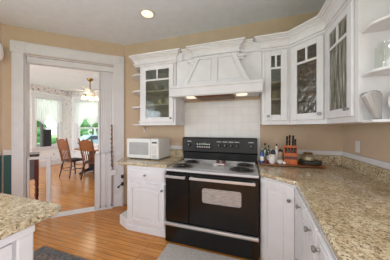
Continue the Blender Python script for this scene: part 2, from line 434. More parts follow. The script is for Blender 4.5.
# ------------------------------------------------------------------ dining room shell
DX, DY = -7.05, 5.2
W1 = (3.95, 4.72, .72, 2.46); W2 = (-6.74, -5.62, .72, 2.46)
m = MB().box(DX - .14, DX, -.4, W1[0], 0, H).box(DX - .14, DX, W1[1], DY + .14, 0, H).box(DX - .14, DX, W1[0], W1[1], 0, W1[2]).box(DX - .14, DX, W1[0], W1[1], W1[3], H)
struct(m.build('wall_dining_left', 'paper'))
m = MB().box(DX, W2[0], DY, DY + .14, 0, H).box(W2[1], -1.9, DY, DY + .14, 0, H).box(W2[0], W2[1], DY, DY + .14, 0, W2[2]).box(W2[0], W2[1], DY, DY + .14, W2[3], H)
struct(m.build('wall_dining_back', 'paper'))
struct(MB().box(-2.05, -1.95, YB + .1, DY, 0, H).build('wall_dining_right', 'paper'))
m = MB().box(DX, ex - .12, -.5, -.4, 0, .6).box(DX, ex - .12, -.5, -.4, 2.6, H).box(DX, -6.7, -.5, -.4, .6, 2.6).box(-3.7, ex - .12, -.5, -.4, .6, 2.6)
struct(m.build('wall_dining_front', 'paper'))
struct(MB().box(DX + .001, DX + .006, -.39, DY - .001, H - .21, H - .001).build('trim_%d' % t_n, 'border')); t_n += 1
struct(MB().box(DX + .007, -2.06, DY - .006, DY - .001, H - .21, H - .001).build('trim_%d' % t_n, 'border')); t_n += 1
struct(MB().box(DX + .001, DX + .02, -.39, DY - .03, 0, .2).build('baseboard_dining_left', 'trim', bevel=.003))
struct(MB().box(DX + .02, -2.06, DY - .02, DY - .001, 0, .2).build('baseboard_dining_back', 'trim', bevel=.003))
def window(idx, x0, x1, z0, z1, loc, rz):               # frame local: x along the wall, -y into the room
    r = MB()
    c = .13
    r.box(x0 - c, x0, -.025, -.001, z0, z1 + c).box(x1, x1 + c, -.025, -.001, z0, z1 + c).box(x0 - c - .02, x1 + c + .02, -.03, -.001, z1 + c * .0, z1 + c + .02)
    r.box(x0 - c - .03, x1 + c + .03, -.07, -.001, z0 - .035, z0).box(x0 - c, x1 + c, -.022, -.001, z0 - .14, z0 - .035)
    r.box(x0, x0 + .05, .03, .07, z0, z1).box(x1 - .05, x1, .03, .07, z0, z1).box(x0, x1, .03, .07, z0, z0 + .06).box(x0, x1, .03, .07, z1 - .05, z1)
    zm = (z0 + z1) / 2 - .2
    r.box(x0, x1, .02, .075, zm - .025, zm + .025)
    w_ = struct(at(r.build('window_%d' % idx, 'trim', bevel=.002), loc, rz))
    MB().box(x0 + .05, x1 - .05, .048, .052, z0 + .06, z1 - .05).build('pane', 'gl_win', w_)
    return w_
window(1, W1[0], W1[1], W1[2], W1[3], (DX, 0, 0), R(90))
window(2, W2[0], W2[1], W2[2], W2[3], (0, DY, 0), 0)
window(3, -2.5, .7, .72, 2.4, (0, -1.88, 0), R(180)) if False else None
def swag(name, label, x0, x1, zt, zb, dip, loc, rz):    # sheer valance with a scalloped, tied-up hem
    n, k = 60, 14
    vs = []; fs = []
    for i in range(n + 1):
        f = i / n; x = x0 + (x1 - x0) * f
        hem = zb + dip * (1 - abs(math.cos(math.pi * f * 2)) ** .7) * -1 + .16 * math.exp(-((f - .5) / .1) ** 2)
        for j in range(k + 1):
            g = j / k; z = zt + (hem - zt) * g
            y = -.06 - .018 * math.sin(f * 2 * math.pi * 13) * (.4 + g * .8) - .03 * g * g
            vs.append((x, y, z))
    for i in range(n):
        for j in range(k): a = i * (k + 1) + j; fs.append((a, a + 1, a + k + 2, a + k + 1))
    mb = MB(); mb._add(vs, fs)
    root = thing(name, label, 'curtain', loc, rz)
    o = mb.build('sheer_panel', 'curtain', root, smooth=True)
    rf = MB()
    for i in range(n):
        f0, f1 = i / n, (i + 1) / n
        hm = lambda f: zb - dip * (1 - abs(math.cos(math.pi * f * 2)) ** .7) + .16 * math.exp(-((f - .5) / .1) ** 2)
        xa, xb = x0 + (x1 - x0) * f0, x0 + (x1 - x0) * f1
        yo = .012 * math.sin(i * 2.1)
        rf._add([(xa, -.096 + yo, hm(f0)), (xb, -.096 - yo, hm(f1)), (xb, -.1 - yo, hm(f1) - .07), (xa, -.1 + yo, hm(f0) - .07)], [(0, 1, 2, 3)])
    rfo = rf.build('ruffle', 'curtain', root)
    MB().cyl((x0 - .05, -.06, zt), (x1 + .05, -.06, zt), .012).build('rod', 'trim', root, smooth=True)
swag('sheer_curtain', 'white sheer gathered curtain over the dining window holding the black box', W1[0] - .05, W1[1] + .05, 2.44, 1.72, .16, (DX, 0, 0), R(90))
swag('sheer_curtain', 'white sheer gathered curtain over the dining window behind the light fixture', W2[0] - .05, W2[1] + .05, 2.44, 1.66, .16, (0, DY, 0), 0)

# ------------------------------------------------------------------ outdoors beyond the dining windows
struct(MB().box(-60, 30, -40, 60, -.9, -.8).build('ground', 'lawn'))
tag(MB().box(-19, -14, -40, 60, -.79, -.77).build('street', 'road'), 'pale street running past the lawn outside the left dining window', 'street')
tag(MB().box(-13.99, 30, 15, 20, -.79, -.77).build('street', 'road'), 'pale cross street outside the right dining window', 'street')
def hedge(loc, sx, sy, sz, label):
    r = MB()
    for i in range(26):
        r.ball((random.uniform(-sx, sx), random.uniform(-sy, sy), random.uniform(.2, sz)), random.uniform(.35, .6), (1, 1, .85), 9, 6)
    o = r.build('hedge', 'hedge', smooth=True); o.location = loc
    tag(o, label, 'hedge')
hedge((-26, 15, -.8), 1.2, 3.5, 1.9, 'green hedge across the street seen through the left dining window')
hedge((-30.5, 26, -.8), 4, 1.2, 1.9, 'green hedge across the street seen through the right dining window')
hedge((-9.0, 9.0, -.8), .8, .5, .8, 'low green shrub just outside the right dining window')
def tree(loc, label):
    r = thing('tree', label, 'tree', loc)
    MB().tube([(0, 0, 0), (.08, .05, 1.4), (0, .1, 3)], [.22, .17, .1]).build('trunk', 'bark', r, smooth=True)
    f = MB()
    for i in range(28): f.ball((random.gauss(0, 1.1), random.gauss(0, 1.1), 3.6 + random.gauss(0, .7)), random.uniform(.6, 1.0), (1, 1, .8), 9, 6)
    f.build('crown', 'hedge', r, smooth=True)
tree((-33, 17.5, -.8), 'broad green tree beyond the street outside the left dining window')
tree((-37, 32.5, -.8), 'broad green tree beyond the street outside the right dining window')
hs = thing('house', 'pale house across the street with a grey roof', 'house', (-47, 41, -.8))
MB().box(-4, 4, -3, 3, 0, 3).build('wall', 'house', hs)
MB().prism([(-4.5, 3), (4.5, 3), (0, 5.2)], -3.4, 3.4, 'y').build('roof', 'roof', hs)
for y in (-1.5, 1.2): MB().box(4.001, 4.06, y - .5, y + .5, 1, 2.2).build('window', 'carglass', hs)
cr = thing('parked_car', 'pale blue car parked on the street outside the dining window', 'car', (-16.0, 14.6, -.77), R(72))
MB().prism([(-2.1, .3), (2.1, .3), (2.15, .75), (1.3, .92), (.7, 1.4), (-1.0, 1.42), (-1.6, .95), (-2.15, .85)], -.82, .82, 'y').build('body', 'carpaint', cr, bevel=.06)
MB().prism([(1.12, .95), (.64, 1.33), (-.94, 1.35), (-1.4, .98)], -.835, .835, 'y').build('side_window', 'carglass', cr)
for x in (-1.35, 1.35):
    for y in (-.8, .8): MB().cyl((x, y - .09, .31), (x, y + .09, .31), .31, n=20).build('wheel', 'tyre', cr, smooth=True)

# ------------------------------------------------------------------ cabinet builders (local: x right along the front, y into the wall, z up)
CROWN = [(0, 2.315), (.014, 2.315), (.014, 2.336), (.032, 2.341), (.032, 2.356), (.018, 2.361), (.022, 2.385), (.036, 2.408), (.058, 2.424), (.058, 2.434), (.073, 2.437), (.073, 2.447), (.093, 2.451), (.093, 2.468), (0, 2.468)]
def pull(parent, x, y, z, m='knob'):
    k = MB().lathe([(.0, 0), (.007, 0), (.006, .012), (.012, .018), (.016, .026), (.012, .033), (.0, .035)], (x, y, z), 14, (0, -1, 0))
    return k.build('knob', m, parent, smooth=True)
def glazed_door(root, x0, x1, z0, z1, stile, gm, split=True, knob_x=None, knob_z=None, y=-.022):
    g0, g1, h0, h1 = x0 + stile, x1 - stile, z0 + .07, z1 - .058
    zc = h1 - .135
    d = MB().box(x0, g0, y, y + .02, z0, z1).box(g1, x1, y, y + .02, z0, z1).box(g0, g1, y, y + .02, z0, h0).box(g0, g1, y, y + .02, h1, z1).box(g0, g1, y, y + .02, zc - .024, zc)
    xm = (g0 + g1) / 2
    d.box(xm - .011, xm + .011, y, y + .02, zc, h1)
    door = d.build('door', 'white', root, bevel=.004)
    MB().box(g0 - .005, g1 + .005, y + .008, y + .012, h0 - .005, h1 + .005).build('glass_pane', gm, door)
    if knob_x is not None: pull(door, knob_x, y, knob_z)
    return door
def wall_unit(root, w_, d_, z0=1.43, z1=2.33, gm='gl_green', stile=.06, shelves=(1.745, 1.95), m0=.03, m1=.03, knob='r', left=True, right=True):
    b = MB()
    t = .02
    b.box(0, t, 0, d_, z0, z1).box(w_ - t, w_, 0, d_, z0, z1).box(t, w_ - t, d_ - .012, d_, z0, z1).box(t, w_ - t, 0, d_ - .012, z0, z0 + .025).box(t, w_ - t, 0, d_ - .012, z1 - .02, z1)
    b.box(.0006, m0 + .012, -.001, .019, z0 + .0006, z1 - .0006).box(w_ - m1 - .012, w_ - .0006, -.001, .019, z0 + .0006, z1 - .0006).box(t, w_ - t, -.0006, .0185, z1 - .035, z1 - .001).box(t, w_ - t, -.0006, .0185, z0 + .001, z0 + .05)
    b.build('carcass', 'white', root, bevel=.002)
    for z in shelves: MB().box(t + .001, w_ - t - .001, .021, d_ - .014, z - .018, z).build('shelf', 'white', root)
    kx = (w_ - m1 - stile * .5) if knob == 'r' else (m0 + stile * .5)
    glazed_door(root, m0, w_ - m1, z0 + .045, z1 - .03, stile, gm, knob_x=kx, knob_z=z0 + .10)

# left wall cabinet
XL0, XL1, YU = -1.588, -1.0, 2.22
r = thing('wall_cabinet', 'white wall cabinet with a green-grey glass door above the microwave', 'cabinet', (XL0, YU, 0))
wall_unit(r, XL1 - XL0, YB - YU - .002, m0=.045, m1=.03, stile=.066, knob='r')
MB().sweep(CROWN, [(0.002, 0), (XL1 - XL0, 0), (XL1 - XL0, .06)]).build('crown_moulding', 'white', r)
# open corner shelves left of it
r = thing('corner_shelf', 'white open quarter-round corner shelf at the left end of the glass cabinet', 'shelf', (XL0 - .002, YU, 0))
D_ = YB - YU - .002
arc = [(0, 0), (-.06, 0)] + [(-.06 - .22 * math.sin(a), D_ - .03 - (D_ - .03) * math.cos(a)) for a in [R(12 * i) for i in range(1, 8)]] + [(-.285, D_ - .03), (-.285, D_)]
for z in (1.43, 1.70, 1.945, 2.2):
    pts = arc + [(0, D_)]
    MB().prism(pts, z, z + .02).build('shelf_board', 'white', r, bevel=.003)
for z in (1.43, 1.70, 1.945):      # small scroll brackets on the wall
    MB().prism([(D_, z - .12), (D_ - .012, z - .12), (D_ - .02, z - .06), (D_ - .07, z - .02), (D_ - .08, z - .001), (D_, z - .001)], -.16, -.145, 'x').build('bracket', 'white', r)
MB().prism([(0, 0), (-.075, 0), (-.24, D_), (0, D_)], 2.315, 2.33).build('top_board', 'white', r)
MB().sweep(CROWN, [(-.24, D_), (-.075, 0), (-.0005, 0)]).build('crown_moulding', 'white', r)

# right of the hood: narrow cabinet, corner cabinet, right-hand cabinet
P1, P2 = Vector((.443, 2.22)), Vector((.708, 1.955))
YN = 1.453
XN0 = .142
r = thing('wall_cabinet', 'narrow white wall cabinet with a slim green-grey glass door right of the hood', 'cabinet', (XN0, YU, 0))
wn = P1.x - XN0
wall_unit(r, wn - .001, YB - YU - .002, m0=.03, m1=.03, stile=.068, knob='l')
MB().sweep(CROWN, [(0, .06), (0, 0), (wn, 0)], post=(wn + .2, -.2)).build('crown_moulding', 'white', r)

A = R(-45); LD = (P2 - P1).length
r = thing('wall_cabinet', 'white diagonal corner wall cabinet with smoky textured glass', 'cabinet', (P1.x, P1.y, 0), A)
def loc2(p, o=P1, a=A):
    d = Vector(p) - o; return (d.x * math.cos(a) + d.y * math.sin(a), -d.x * math.sin(a) + d.y * math.cos(a))
pent = [(0.0, 0.0), (LD, 0.0), loc2((XR - .002, P2.y + .001)), loc2((XR - .002, YB - .002)), loc2((P1.x + .001, YB - .002))]
pin = [(.02, .022), (LD - .02, .022), loc2((XR - .016, P2.y + .022)), loc2((XR - .016, YB - .016)), loc2((P1.x + .022, YB - .016))]
b = MB().prism(pent, 1.43, 1.455).prism(pent, 2.31, 2.33)
for i in range(1, 5):
    a_, b_ = Vector(pent[i]), Vector(pent[(i + 1) % 5]); d = (b_ - a_).normalized(); nn = Vector((-d.y, d.x)) * .012
    b.prism([a_, b_, b_ + nn, a_ + nn], 1.455, 2.31)
b.box(0, .05, -.001, .019, 1.43, 2.33).box(LD - .05, LD, -.001, .019, 1.43, 2.33).box(.05, LD - .05, -.001, .019, 2.29, 2.33).box(.05, LD - .05, -.001, .019, 1.43, 1.48)
b.build('carcass', 'white', r, bevel=.002)
for z in (1.745, 1.99): MB().prism(pin, z - .014, z).build('shelf', 'white', r)
glazed_door(r, .03, LD - .022, 1.475, 2.30, .062, 'gl_brown', knob_x=LD - .05, knob_z=1.53)
MB().sweep(CROWN, [(0, 0), (LD, 0)], pre=(-.2, .2 * 1.0), post=(LD + .2, -.2)).build('crown_moulding', 'white', r)

r = thing('wall_cabinet', 'white wall cabinet with streaky rain glass on the right wall', 'cabinet', (P2.x, P2.y - .001, 0), R(-90))
wr_ = P2.y - YN
wall_unit(r, wr_ - .002, XR - P2.x - .002, m0=.03, m1=.045, gm='gl_rain', stile=.062, knob='r')
MB().sweep(CROWN, [(0, 0), (wr_ - .002, 0)], pre=(-.2, .2)).build('crown_moulding', 'white', r)

# open end shelves on the right wall
r = thing('end_shelf', 'white open shelf unit with clipped corners at the end of the right wall cabinets', 'shelf', (P2.x, YN, 0), R(-90))
dd = XR - P2.x - .002
poly = [(0, .012), (.115, .012), (.14, .03), (.42, .33), (.46, dd - .014), (0, dd - .014)]
for z in (1.425, 1.735, 2.03):
    MB().prism(poly, z, z + .018).build('shelf_board', 'white', r, bevel=.004)
MB().box(0, .5, dd - .012, dd, 1.425, 2.44).build('back_panel', 'white', r)
MB().prism(poly, 2.32, 2.34).build('top_board', 'white', r)
MB().sweep(CROWN, [(0, 0), (.115, .002), (.14, .02), (.42, .33), (.46, dd)]).build('crown_moulding', 'white', r)

# ------------------------------------------------------------------ range hood
HX0, HX1 = -.995, .138
r = thing('range_hood', 'white wooden mantel range hood with a panelled sloping chimney over the stove', 'range hood', (0, 0, 0))
YH = 2.075
MB().box(HX0 + .0, HX1 + .0, 2.235, YB - .002, 1.94, 2.33).build('back_panel', 'white', r)
ml = MB().prism([(YH, 1.80), (YH - .012, 1.815), (YH - .012, 1.90), (YH - .026, 1.915), (YH - .026, 1.938), (YH + .02, 1.938), (YH + .02, 1.80)], HX0 - .02, HX1 + .0, 'x')
ml.box(HX0 - .02, HX0 - .002, YH + .02, 2.214, 1.80, 1.938).box(HX1 - .018, HX1, YH + .02, 2.19, 1.80, 1.938)
ml.box(HX0 - .002, HX1 - .018, YH + .02, 2.26, 1.92, 1.938)
ml.build('mantel', 'white', r, bevel=.003)
un = MB().box(HX0 + .004, HX1 - .02, YH + .021, YB - .03, 1.835, 1.85)
un.build('underside', 'white', r)
MB().box(HX0 + .3, HX1 - .34, YH + .06, YH + .4, 1.80, 1.834).build('insert_trim', 'wood', r, bevel=.004)
MB().box(HX0 + .34, HX1 - .38, YH + .1, YH + .36, 1.792, 1.80).build('filter', 'wood', r)
for x in (HX0 + .2, HX1 - .24):
    MB().cyl((x, YH + .23, 1.818), (x, YH + .23, 1.834), .07, n=24).build('light_lens', 'canlight', r, smooth=True)
# sloping chimney: two panels between stiles
hc = (-.425)
zb, zt_, yb, yt = 1.94, 2.33, 2.115, 2.185
fb, ft = .43, .25
def hp(u, v, dz=0.0):          # u -1..1 across, v 0..1 up; on the sloped face
    hw = fb + (ft - fb) * v; return Vector((hc + hw * u, yb + (yt - yb) * v - dz, zb + (zt_ - zb) * v))
ch = MB()
ch.hexa([hp(-1, 0), hp(1, 0), (hc + fb, 2.2345, zb), (hc - fb, 2.2345, zb), hp(-1, 1), hp(1, 1), (hc + ft, 2.2345, zt_), (hc - ft, 2.2345, zt_)])
ch.build('chimney', 'white', r)
def strip(mb, a, b, c, d, dz):
    q = [hp(*p) for p in (a, b, c, d)]; q2 = [hp(*p, dz) for p in (a, b, c, d)]
    mb.hexa([q2[0], q2[1], q2[2], q2[3], q[0], q[1], q[2], q[3]])
fr = MB()
for s in (-1, 1):
    strip(fr, (s * 1, 0), (s * .86, 0), (s * .80, 1), (s * 1, 1), .016)
    strip(fr, (s * .86, 0), (s * .0, 0), (s * .0, .1), (s * .855, .1), .016)
    strip(fr, (s * .80, .9), (s * 0, .9), (s * 0, 1), (s * .80, 1), .016)
strip(fr, (-.09, .1), (.09, .1), (.12, .9), (-.12, .9), .016)
fr.build('stiles', 'white', r, bevel=.003)
pn = MB()
for s in (-1, 1):
    strip(pn, (s * .135, .15), (s * .80, .15), (s * .745, .85), (s * .17, .85), .009)
pn.build('raised_panel', 'white', r, bevel=.008)
# stepped corbels under the crown at both sides
for s in (-1, 1):
    cb = MB()
    x_in = hc + s * (ft + .0)
    for k in range(3):
        wd = .13 - .035 * k
        x_out = x_in + s * wd
        cb.box(min(x_in, x_out), max(x_in, x_out), 2.18 + .012 * k, 2.2345, 2.315 - .034 * (k + 1), 2.315 - .034 * k)
    cb.build('corbel', 'white', r, bevel=.003)
cw = MB().sweep(CROWN, [(HX0 + .1, 2.262), (hc - ft - .03, 2.262), (hc - ft - .03, 2.20), (hc + ft + .03, 2.20), (hc + ft + .03, 2.262), (HX1 - .1, 2.262)])
cw.box(HX0 + .003, HX0 + .1, 2.21, 2.262, 2.33, 2.44).box(HX1 - .1, HX1 - .003, 2.21, 2.262, 2.33, 2.44)
cw.box(hc - ft - .03, hc + ft + .03, 2.20, 2.262, 2.318, 2.468)
cw.build('crown_moulding', 'white', r)

# ------------------------------------------------------------------ wall finishes behind the stove and counters
struct(MB().box(XL1 + .003, XN0 - .003, YB - .009, YB - .001, .93, 1.79).build('trim_%d' % t_n, 'tile')); t_n += 1
def strip_trim(x0, x1, y0, y1):
    global t_n
    struct(MB().box(x0, x1, y0, y1, 1.05, 1.104).build('trim_%d' % t_n, 'trim', bevel=.004)); t_n += 1
strip_trim(-1.3, XL1 - .006, YB - .022, YB - .001)
strip_trim(XN0 + .0, XR - .001, YB - .022, YB - .0005)
strip_trim(XR - .022, XR - .001, .2, YB - .024)

# ------------------------------------------------------------------ base cabinets
def panel_door(root, x0, x1, z0, z1, y=-.02, arch=True, name='door', fr_=.055):
    d = MB().box(x0, x0 + fr_, y, y + .02, z0, z1).box(x1 - fr_, x1, y, y + .02, z0, z1).box(x0 + fr_, x1 - fr_, y, y + .02, z0, z0 + fr_)
    d.box(x0 + fr_, x1 - fr_, y + .009, y + .02, z0 + fr_, z1 - fr_ * .6)
    a0, a1 = x0 + fr_, x1 - fr_
    n = 12; top = []
    for i in range(n + 1):
        f = i / n; s = math.sin(math.pi * f)
        top.append((a0 + (a1 - a0) * f, z1 - fr_ - .028 + (.03 * s ** .7 if arch else .028)))
    for i in range(n):
        d.hexa([(top[i][0], y, top[i][1]), (top[i + 1][0], y, top[i + 1][1]), (top[i + 1][0], y + .02, top[i + 1][1]), (top[i][0], y + .02, top[i][1]),
                (top[i][0], y, z1), (top[i + 1][0], y, z1), (top[i + 1][0], y + .02, z1), (top[i][0], y + .02, z1)])
    door = d.build(name, 'white', root, bevel=.003)
    k = .032
    poly = [(a0 + k, z0 + fr_ + k), (a1 - k, z0 + fr_ + k)] + [(a1 - k - (a1 - a0 - 2 * k) * f, z1 - fr_ - .028 - k + (.03 * math.sin(math.pi * f) ** .7 if arch else .028)) for f in [i / 10 for i in range(11)]]
    MB().prism(poly, y + .002, y + .0095, 'y').build('raised_panel', 'white', door, bevel=.004)
    return door
def carcass(root, w_, d_, z1=.884, toe=.1, name='carcass'):
    MB().box(0, w_, 0, d_, toe, z1).box(.0, w_, .055, d_, 0, toe).build(name, 'white', root, bevel=.002)

YC = 1.955
r = thing('base_cabinet', 'white base cabinet with one drawer and one door under the microwave', 'cabinet', (-1.605, YC, 0))
wd = 1.605 - .992
MB().box(0, wd, 0, YB - YC - .002, .075, .884).box(0, wd, .0, YB - YC - .002, 0, .075).build('carcass', 'white', r, bevel=.002)
dr = MB().box(.04, wd - .035, -.02, -.001, .70, .845).build('drawer', 'white', r, bevel=.006)
MB().box(.07, wd - .065, -.026, -.02, .725, .82).build('raised_panel', 'white', dr, bevel=.005)
pull(dr, wd * .5, -.026, .775)
dd_ = panel_door(r, .04, wd - .035, .12, .665)
pull(dd_, wd - .062, -.02, .60)
MB().box(-.002, wd, -.012, -.001, .0, .07).build('toe_board', 'white', r, bevel=.003)
MB().prism([(-.002, 0), (-.025, 0), (-.195, .075), (-.195, .35), (-.002, .35)], .001, .133).build('plinth', 'white', r, bevel=.006)

r = thing('base_cabinet', 'white diagonal corner base cabinet with an arched panel door right of the stove', 'cabinet', (.106, 1.922, 0), A)
Q1 = Vector((.106, 1.935)); Q2 = Vector((.392, 1.695)); LQ = (Q2 - Q1).length
AQ = math.atan2(Q2.y - Q1.y, Q2.x - Q1.x); r.location = (Q1.x, Q1.y, 0); r.rotation_euler = (0, 0, AQ)
lq = lambda p: loc2(p, Q1, AQ)
pent = [(0, 0), (LQ, 0), lq((XR - .002, Q2.y + .06)), lq((XR - .002, YB - .002)), lq((Q1.x, YB - .002))]
MB().prism(pent, .0, .884).build('carcass', 'white', r, bevel=.002)
d_ = panel_door(r, .02, LQ - .012, .05, .866, fr_=.07)
pull(d_, LQ - .05, -.02, .745)
AR = R(-94.6)
def run_pt(k): return (Q2.x + .0015 + math.cos(AR) * k, Q2.y - .003 + math.sin(AR) * k)
ks = [.0, .44, .685, .90, 1.4, 1.9]
kk = [.305, .6, .77]
labs = ['white drawer cabinet beside the diagonal corner door', 'slim white drawer cabinet second from the diagonal corner door', 'slim white drawer cabinet third from the diagonal corner door', 'wide white drawer cabinet under the right counter, nearest the viewer']
for i in range(4):
    x_, y_ = run_pt(ks[i])
    r = thing('base_cabinet', labs[i], 'cabinet', (x_, y_, 0), AR, 'cabinets under the right counter')
    wv = ks[i + 1] - ks[i] - .002
    carcass(r, wv, .62)
    kx = kk[i] - ks[i] if i < 3 else wv / 2
    for z0, z1, zk in ((.775, .874, .825), (.12, .765, .43)):
        d_ = MB().box(.006, wv - .006, -.02, -.001, z0, z1).build('drawer', 'white', r, bevel=.005)
        MB().box(.035, wv - .035, -.024, -.02, z0 + .022, z1 - .022).build('raised_panel', 'white', d_, bevel=.004)
        pull(d_, kx, -.024, zk)

r = thing('peninsula_cabinet', 'white panelled base cabinet under the left foreground granite counter', 'cabinet', (-1.105, -.93, 0), R(90))
carcass(r, 1.53, .62)
MB().box(-.002, 1.532, -.03, -.001, .845, .884).build('cornice', 'white', r, bevel=.006)
MB().box(1.46, 1.53, -.022, -.001, .09, .845).build('corner_post', 'white', r, bevel=.008)
for k in range(3):
    panel_door(r, .01 + .485 * k, .475 + .485 * k, .1, .835, arch=False, fr_=.075, name='panel')

# ------------------------------------------------------------------ granite counters
GZ0, GZ1 = .885, .925
c = MB().prism([(-1.76, 1.925), (-.992, 1.925), (-.992, YB - .002), (-1.9, YB - .002), (-1.9, 2.2)], GZ0, GZ1).build('countertop', 'granite', bevel=.012, seg=3)
tag(c, 'short granite countertop under the microwave', 'countertop')
MB().box(-1.3, -.994, YB - .03, YB - .003, GZ1 + .0005, 1.049).build('backsplash', 'granite', bevel=.003)
tag(bpy.data.objects['backsplash'], 'short granite backsplash strip between the microwave and the stove', 'backsplash')
c = MB().prism([(.1, 1.915), (.385, 1.678), (.205, -.6), (XR - .002, -.6), (XR - .002, YB - .002), (.1, YB - .002)], GZ0, GZ1).build('countertop', 'granite', bevel=.012, seg=3)
tag(c, 'long granite countertop along the right wall and into the corner', 'countertop')
tag(MB().box(.145, XR - .032, YB - .03, YB - .003, GZ1 + .0005, 1.049).build('backsplash', 'granite', bevel=.003), 'granite backsplash strip behind the wooden board on the back wall', 'backsplash')
tag(MB().box(XR - .03, XR - .003, -.6, YB - .003, GZ1 + .0005, 1.049).build('backsplash', 'granite', bevel=.003), 'granite backsplash strip along the right wall below the outlet', 'backsplash')
c = MB().prism([(-1.06, -.95), (-1.06, .70), (-1.10, .752), (-1.80, .752), (-1.80, -.95)], GZ0, GZ1).build('countertop', 'granite', bevel=.014, seg=3)
tag(c, 'granite countertop in the left foreground with a clipped corner', 'countertop')

# ------------------------------------------------------------------ the range
RX0, RX1, YR = -.985, .09, 1.90
r = thing('kitchen_range', 'black double-oven electric range with a silver coil cooktop', 'range', (0, 0, 0))
MB().box(RX0, RX1, YR + .002, 2.53, .02, .87).build('body', 'black', r, bevel=.003)
dv = RX0 + .31
def oven_door(x0, x1, win):
    d = MB().box(x0, x1, YR - .03, YR + .001, .275, .845).build('oven_door', 'black', r, bevel=.008)
    hz = .815
    h = MB().box(x0 + .015, x1 - .03, YR - .078, YR - .058, hz - .015, hz + .015)
    h.box(x0 + .02, x0 + .045, YR - .06, YR - .03, hz - .012, hz + .012).box(x1 - .06, x1 - .035, YR - .06, YR - .03, hz - .012, hz + .012)
    h.build('handle', 'chrome', d, bevel=.005)
    if win:
        n = 24; a0, a1, z0, z1 = -.515, -.085, .545, .71
        pts = []
        for cx, cz, s in ((a1 - .025, z1 - .025, 0), (a0 + .025, z1 - .025, 90), (a0 + .025, z0 + .025, 180), (a1 - .025, z0 + .025, 270)):
            for q in range(5): pts.append((cx + .025 * math.cos(R(s + 22.5 * q)), cz + .025 * math.sin(R(s + 22.5 * q))))
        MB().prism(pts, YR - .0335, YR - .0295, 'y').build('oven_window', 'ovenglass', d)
    return d
oven_door(RX0 + .006, dv - .004, False)
oven_door(dv + .004, RX1 - .006, True)
d = MB().box(RX0 + .004, RX1 - .004, YR - .03, YR + .001, .02, .262).build('drawer', 'black', r, bevel=.006)
MB().prism([(YR - .03, .222), (YR - .052, .228), (YR - .056, .245), (YR - .052, .262), (YR - .03, .266)], RX0 + .002, RX1 - .002, 'x').build('drawer_rail', 'chrome', d, bevel=.003)
ct = MB().box(RX0 - .004, RX1 + .002, YR - .035, 2.45, .871, .898)
cto = ct.build('cooktop', 'cook', r, bevel=.008)
MB().box(-.64, -.25, YR + .04, 2.38, .8985, .903).build('griddle_cover', 'cook', cto, bevel=.002)
def burner(x, y, rad):
    pan = MB().lathe([(rad * 1.12, .899), (rad * 1.16, .905), (rad * 1.1, .907), (rad * 1.0, .9), (rad * .3, .9)], (x, y, 0), 32).build('burner', 'steel', cto, smooth=True)
    pts = []
    for i in range(120):
        f = i / 119; a = f * 2 * math.pi * 3; q = rad * (.2 + .78 * f); pts.append((x + q * math.cos(a), y + q * math.sin(a), .914))
    MB().tube(pts, .0048, 6).build('coil', 'coil', pan, smooth=True)
for x, y, q in ((-.82, 2.04, .122), (-.79, 2.31, .098), (-.09, 2.05, .122), (-.06, 2.31, .098)): burner(x, y, q)
bgd = MB().prism([(2.45, .88), (2.435, 1.03), (2.405, 1.045), (2.405, 1.235), (2.43, 1.25), (2.535, 1.25), (2.535, .88)], RX0 + .012, RX1 + .006, 'x').build('backguard', 'bguard', r, bevel=.006)
MB().box(RX0 + .03, RX1 - .02, 2.428, 2.448, .899, .925).build('vent_strip', 'steel', bgd, bevel=.002)
def bx(px): # helper: column of the photograph to x on the control face
    u = (px - 195) / 171; cs, sn = math.cos(R(17.78)), math.sin(R(17.78))
    return 2.41 * (u * cs - sn) / (u * sn + cs)
def face(z): return 2.405
for px in (189.5, 219, 225, 231, 237, 251):
    x = bx(px); z = 1.14
    k = MB().lathe([(.026, 0), (.026, .008), (.02, .012), (.018, .03), (.0, .031)], (x, face(z) - .001, z), 20, (0, -1, .1)).build('knob', 'blackm', bgd, smooth=True)
    MB().box(x - .0025, x + .0025, face(z) - .035, face(z) - .031, z - .002, z + .016).build('pointer', 'mark', k)
    MB().box(x - .032, x + .032, face(z + .055) - .0022, face(z + .055) - .0008, z + .05, z + .0575).build('lettering', 'mark', bgd)
x0, x1 = bx(196), bx(212)
dp = MB().box(x0, x1, face(1.15) - .006, face(1.15) + .004, 1.09, 1.185).build('control_display', 'dglass', bgd, bevel=.003)
for row, z in ((0, 1.155), (1, 1.115)):
    for k in range(6):
        xa = x0 + .018 + k * (x1 - x0 - .03) / 6
        if row == 0 and k in (2, 3): continue
        MB().box(xa, xa + .018, face(1.15) - .0075, face(1.15) - .006, z - .008, z + .008).build('key', 'mark', dp)
sg = MB()
xm = (x0 + x1) / 2 - .03
for k in range(3):
    xa = xm + k * .022
    sg.box(xa, xa + .003, face(1.15) - .0075, face(1.15) - .006, 1.145, 1.172)
    sg.box(xa + .011, xa + .014, face(1.15) - .0075, face(1.15) - .006, 1.145, 1.172); sg.box(xa, xa + .014, face(1.15) - .0075, face(1.15) - .006, 1.157, 1.16)
sg.build('clock_digits', 'display', dp)
# little shakers and spoon rest on the cooktop
sr = thing('spoon_rest', 'small white dish in the middle of the silver cooktop', 'spoon rest', (-.42, 2.20, .904))
MB().lathe([(.0, 0), (.03, 0), (.045, .012), (.047, .018), (.042, .014), (.0, .006)], (0, 0, 0), 20).build('dish', 'porc', sr, smooth=True)
MB().tube([(.04, 0, .014), (.08, -.01, .02), (.11, -.012, .018)], [.009, .008, .01]).build('handle', 'porc', sr, smooth=True)
for i, (x, y, l) in enumerate(((-.41, 2.285, 'small reddish-brown shaker behind the white spoon rest'), (-.33, 2.27, 'small reddish-brown shaker at the right of the white spoon rest'))):
    s = thing('shaker', l, 'shaker', (x, y, .904))
    MB().lathe([(.0, 0), (.024, 0), (.026, .012), (.018, .035), (.021, .045)], (0, 0, 0), 16).build('base', 'red', s, smooth=True)
    MB().lathe([(.021, .0455), (.018, .058), (.0, .064)], (0, 0, 0), 16).build('cap', 'cap', s, smooth=True)

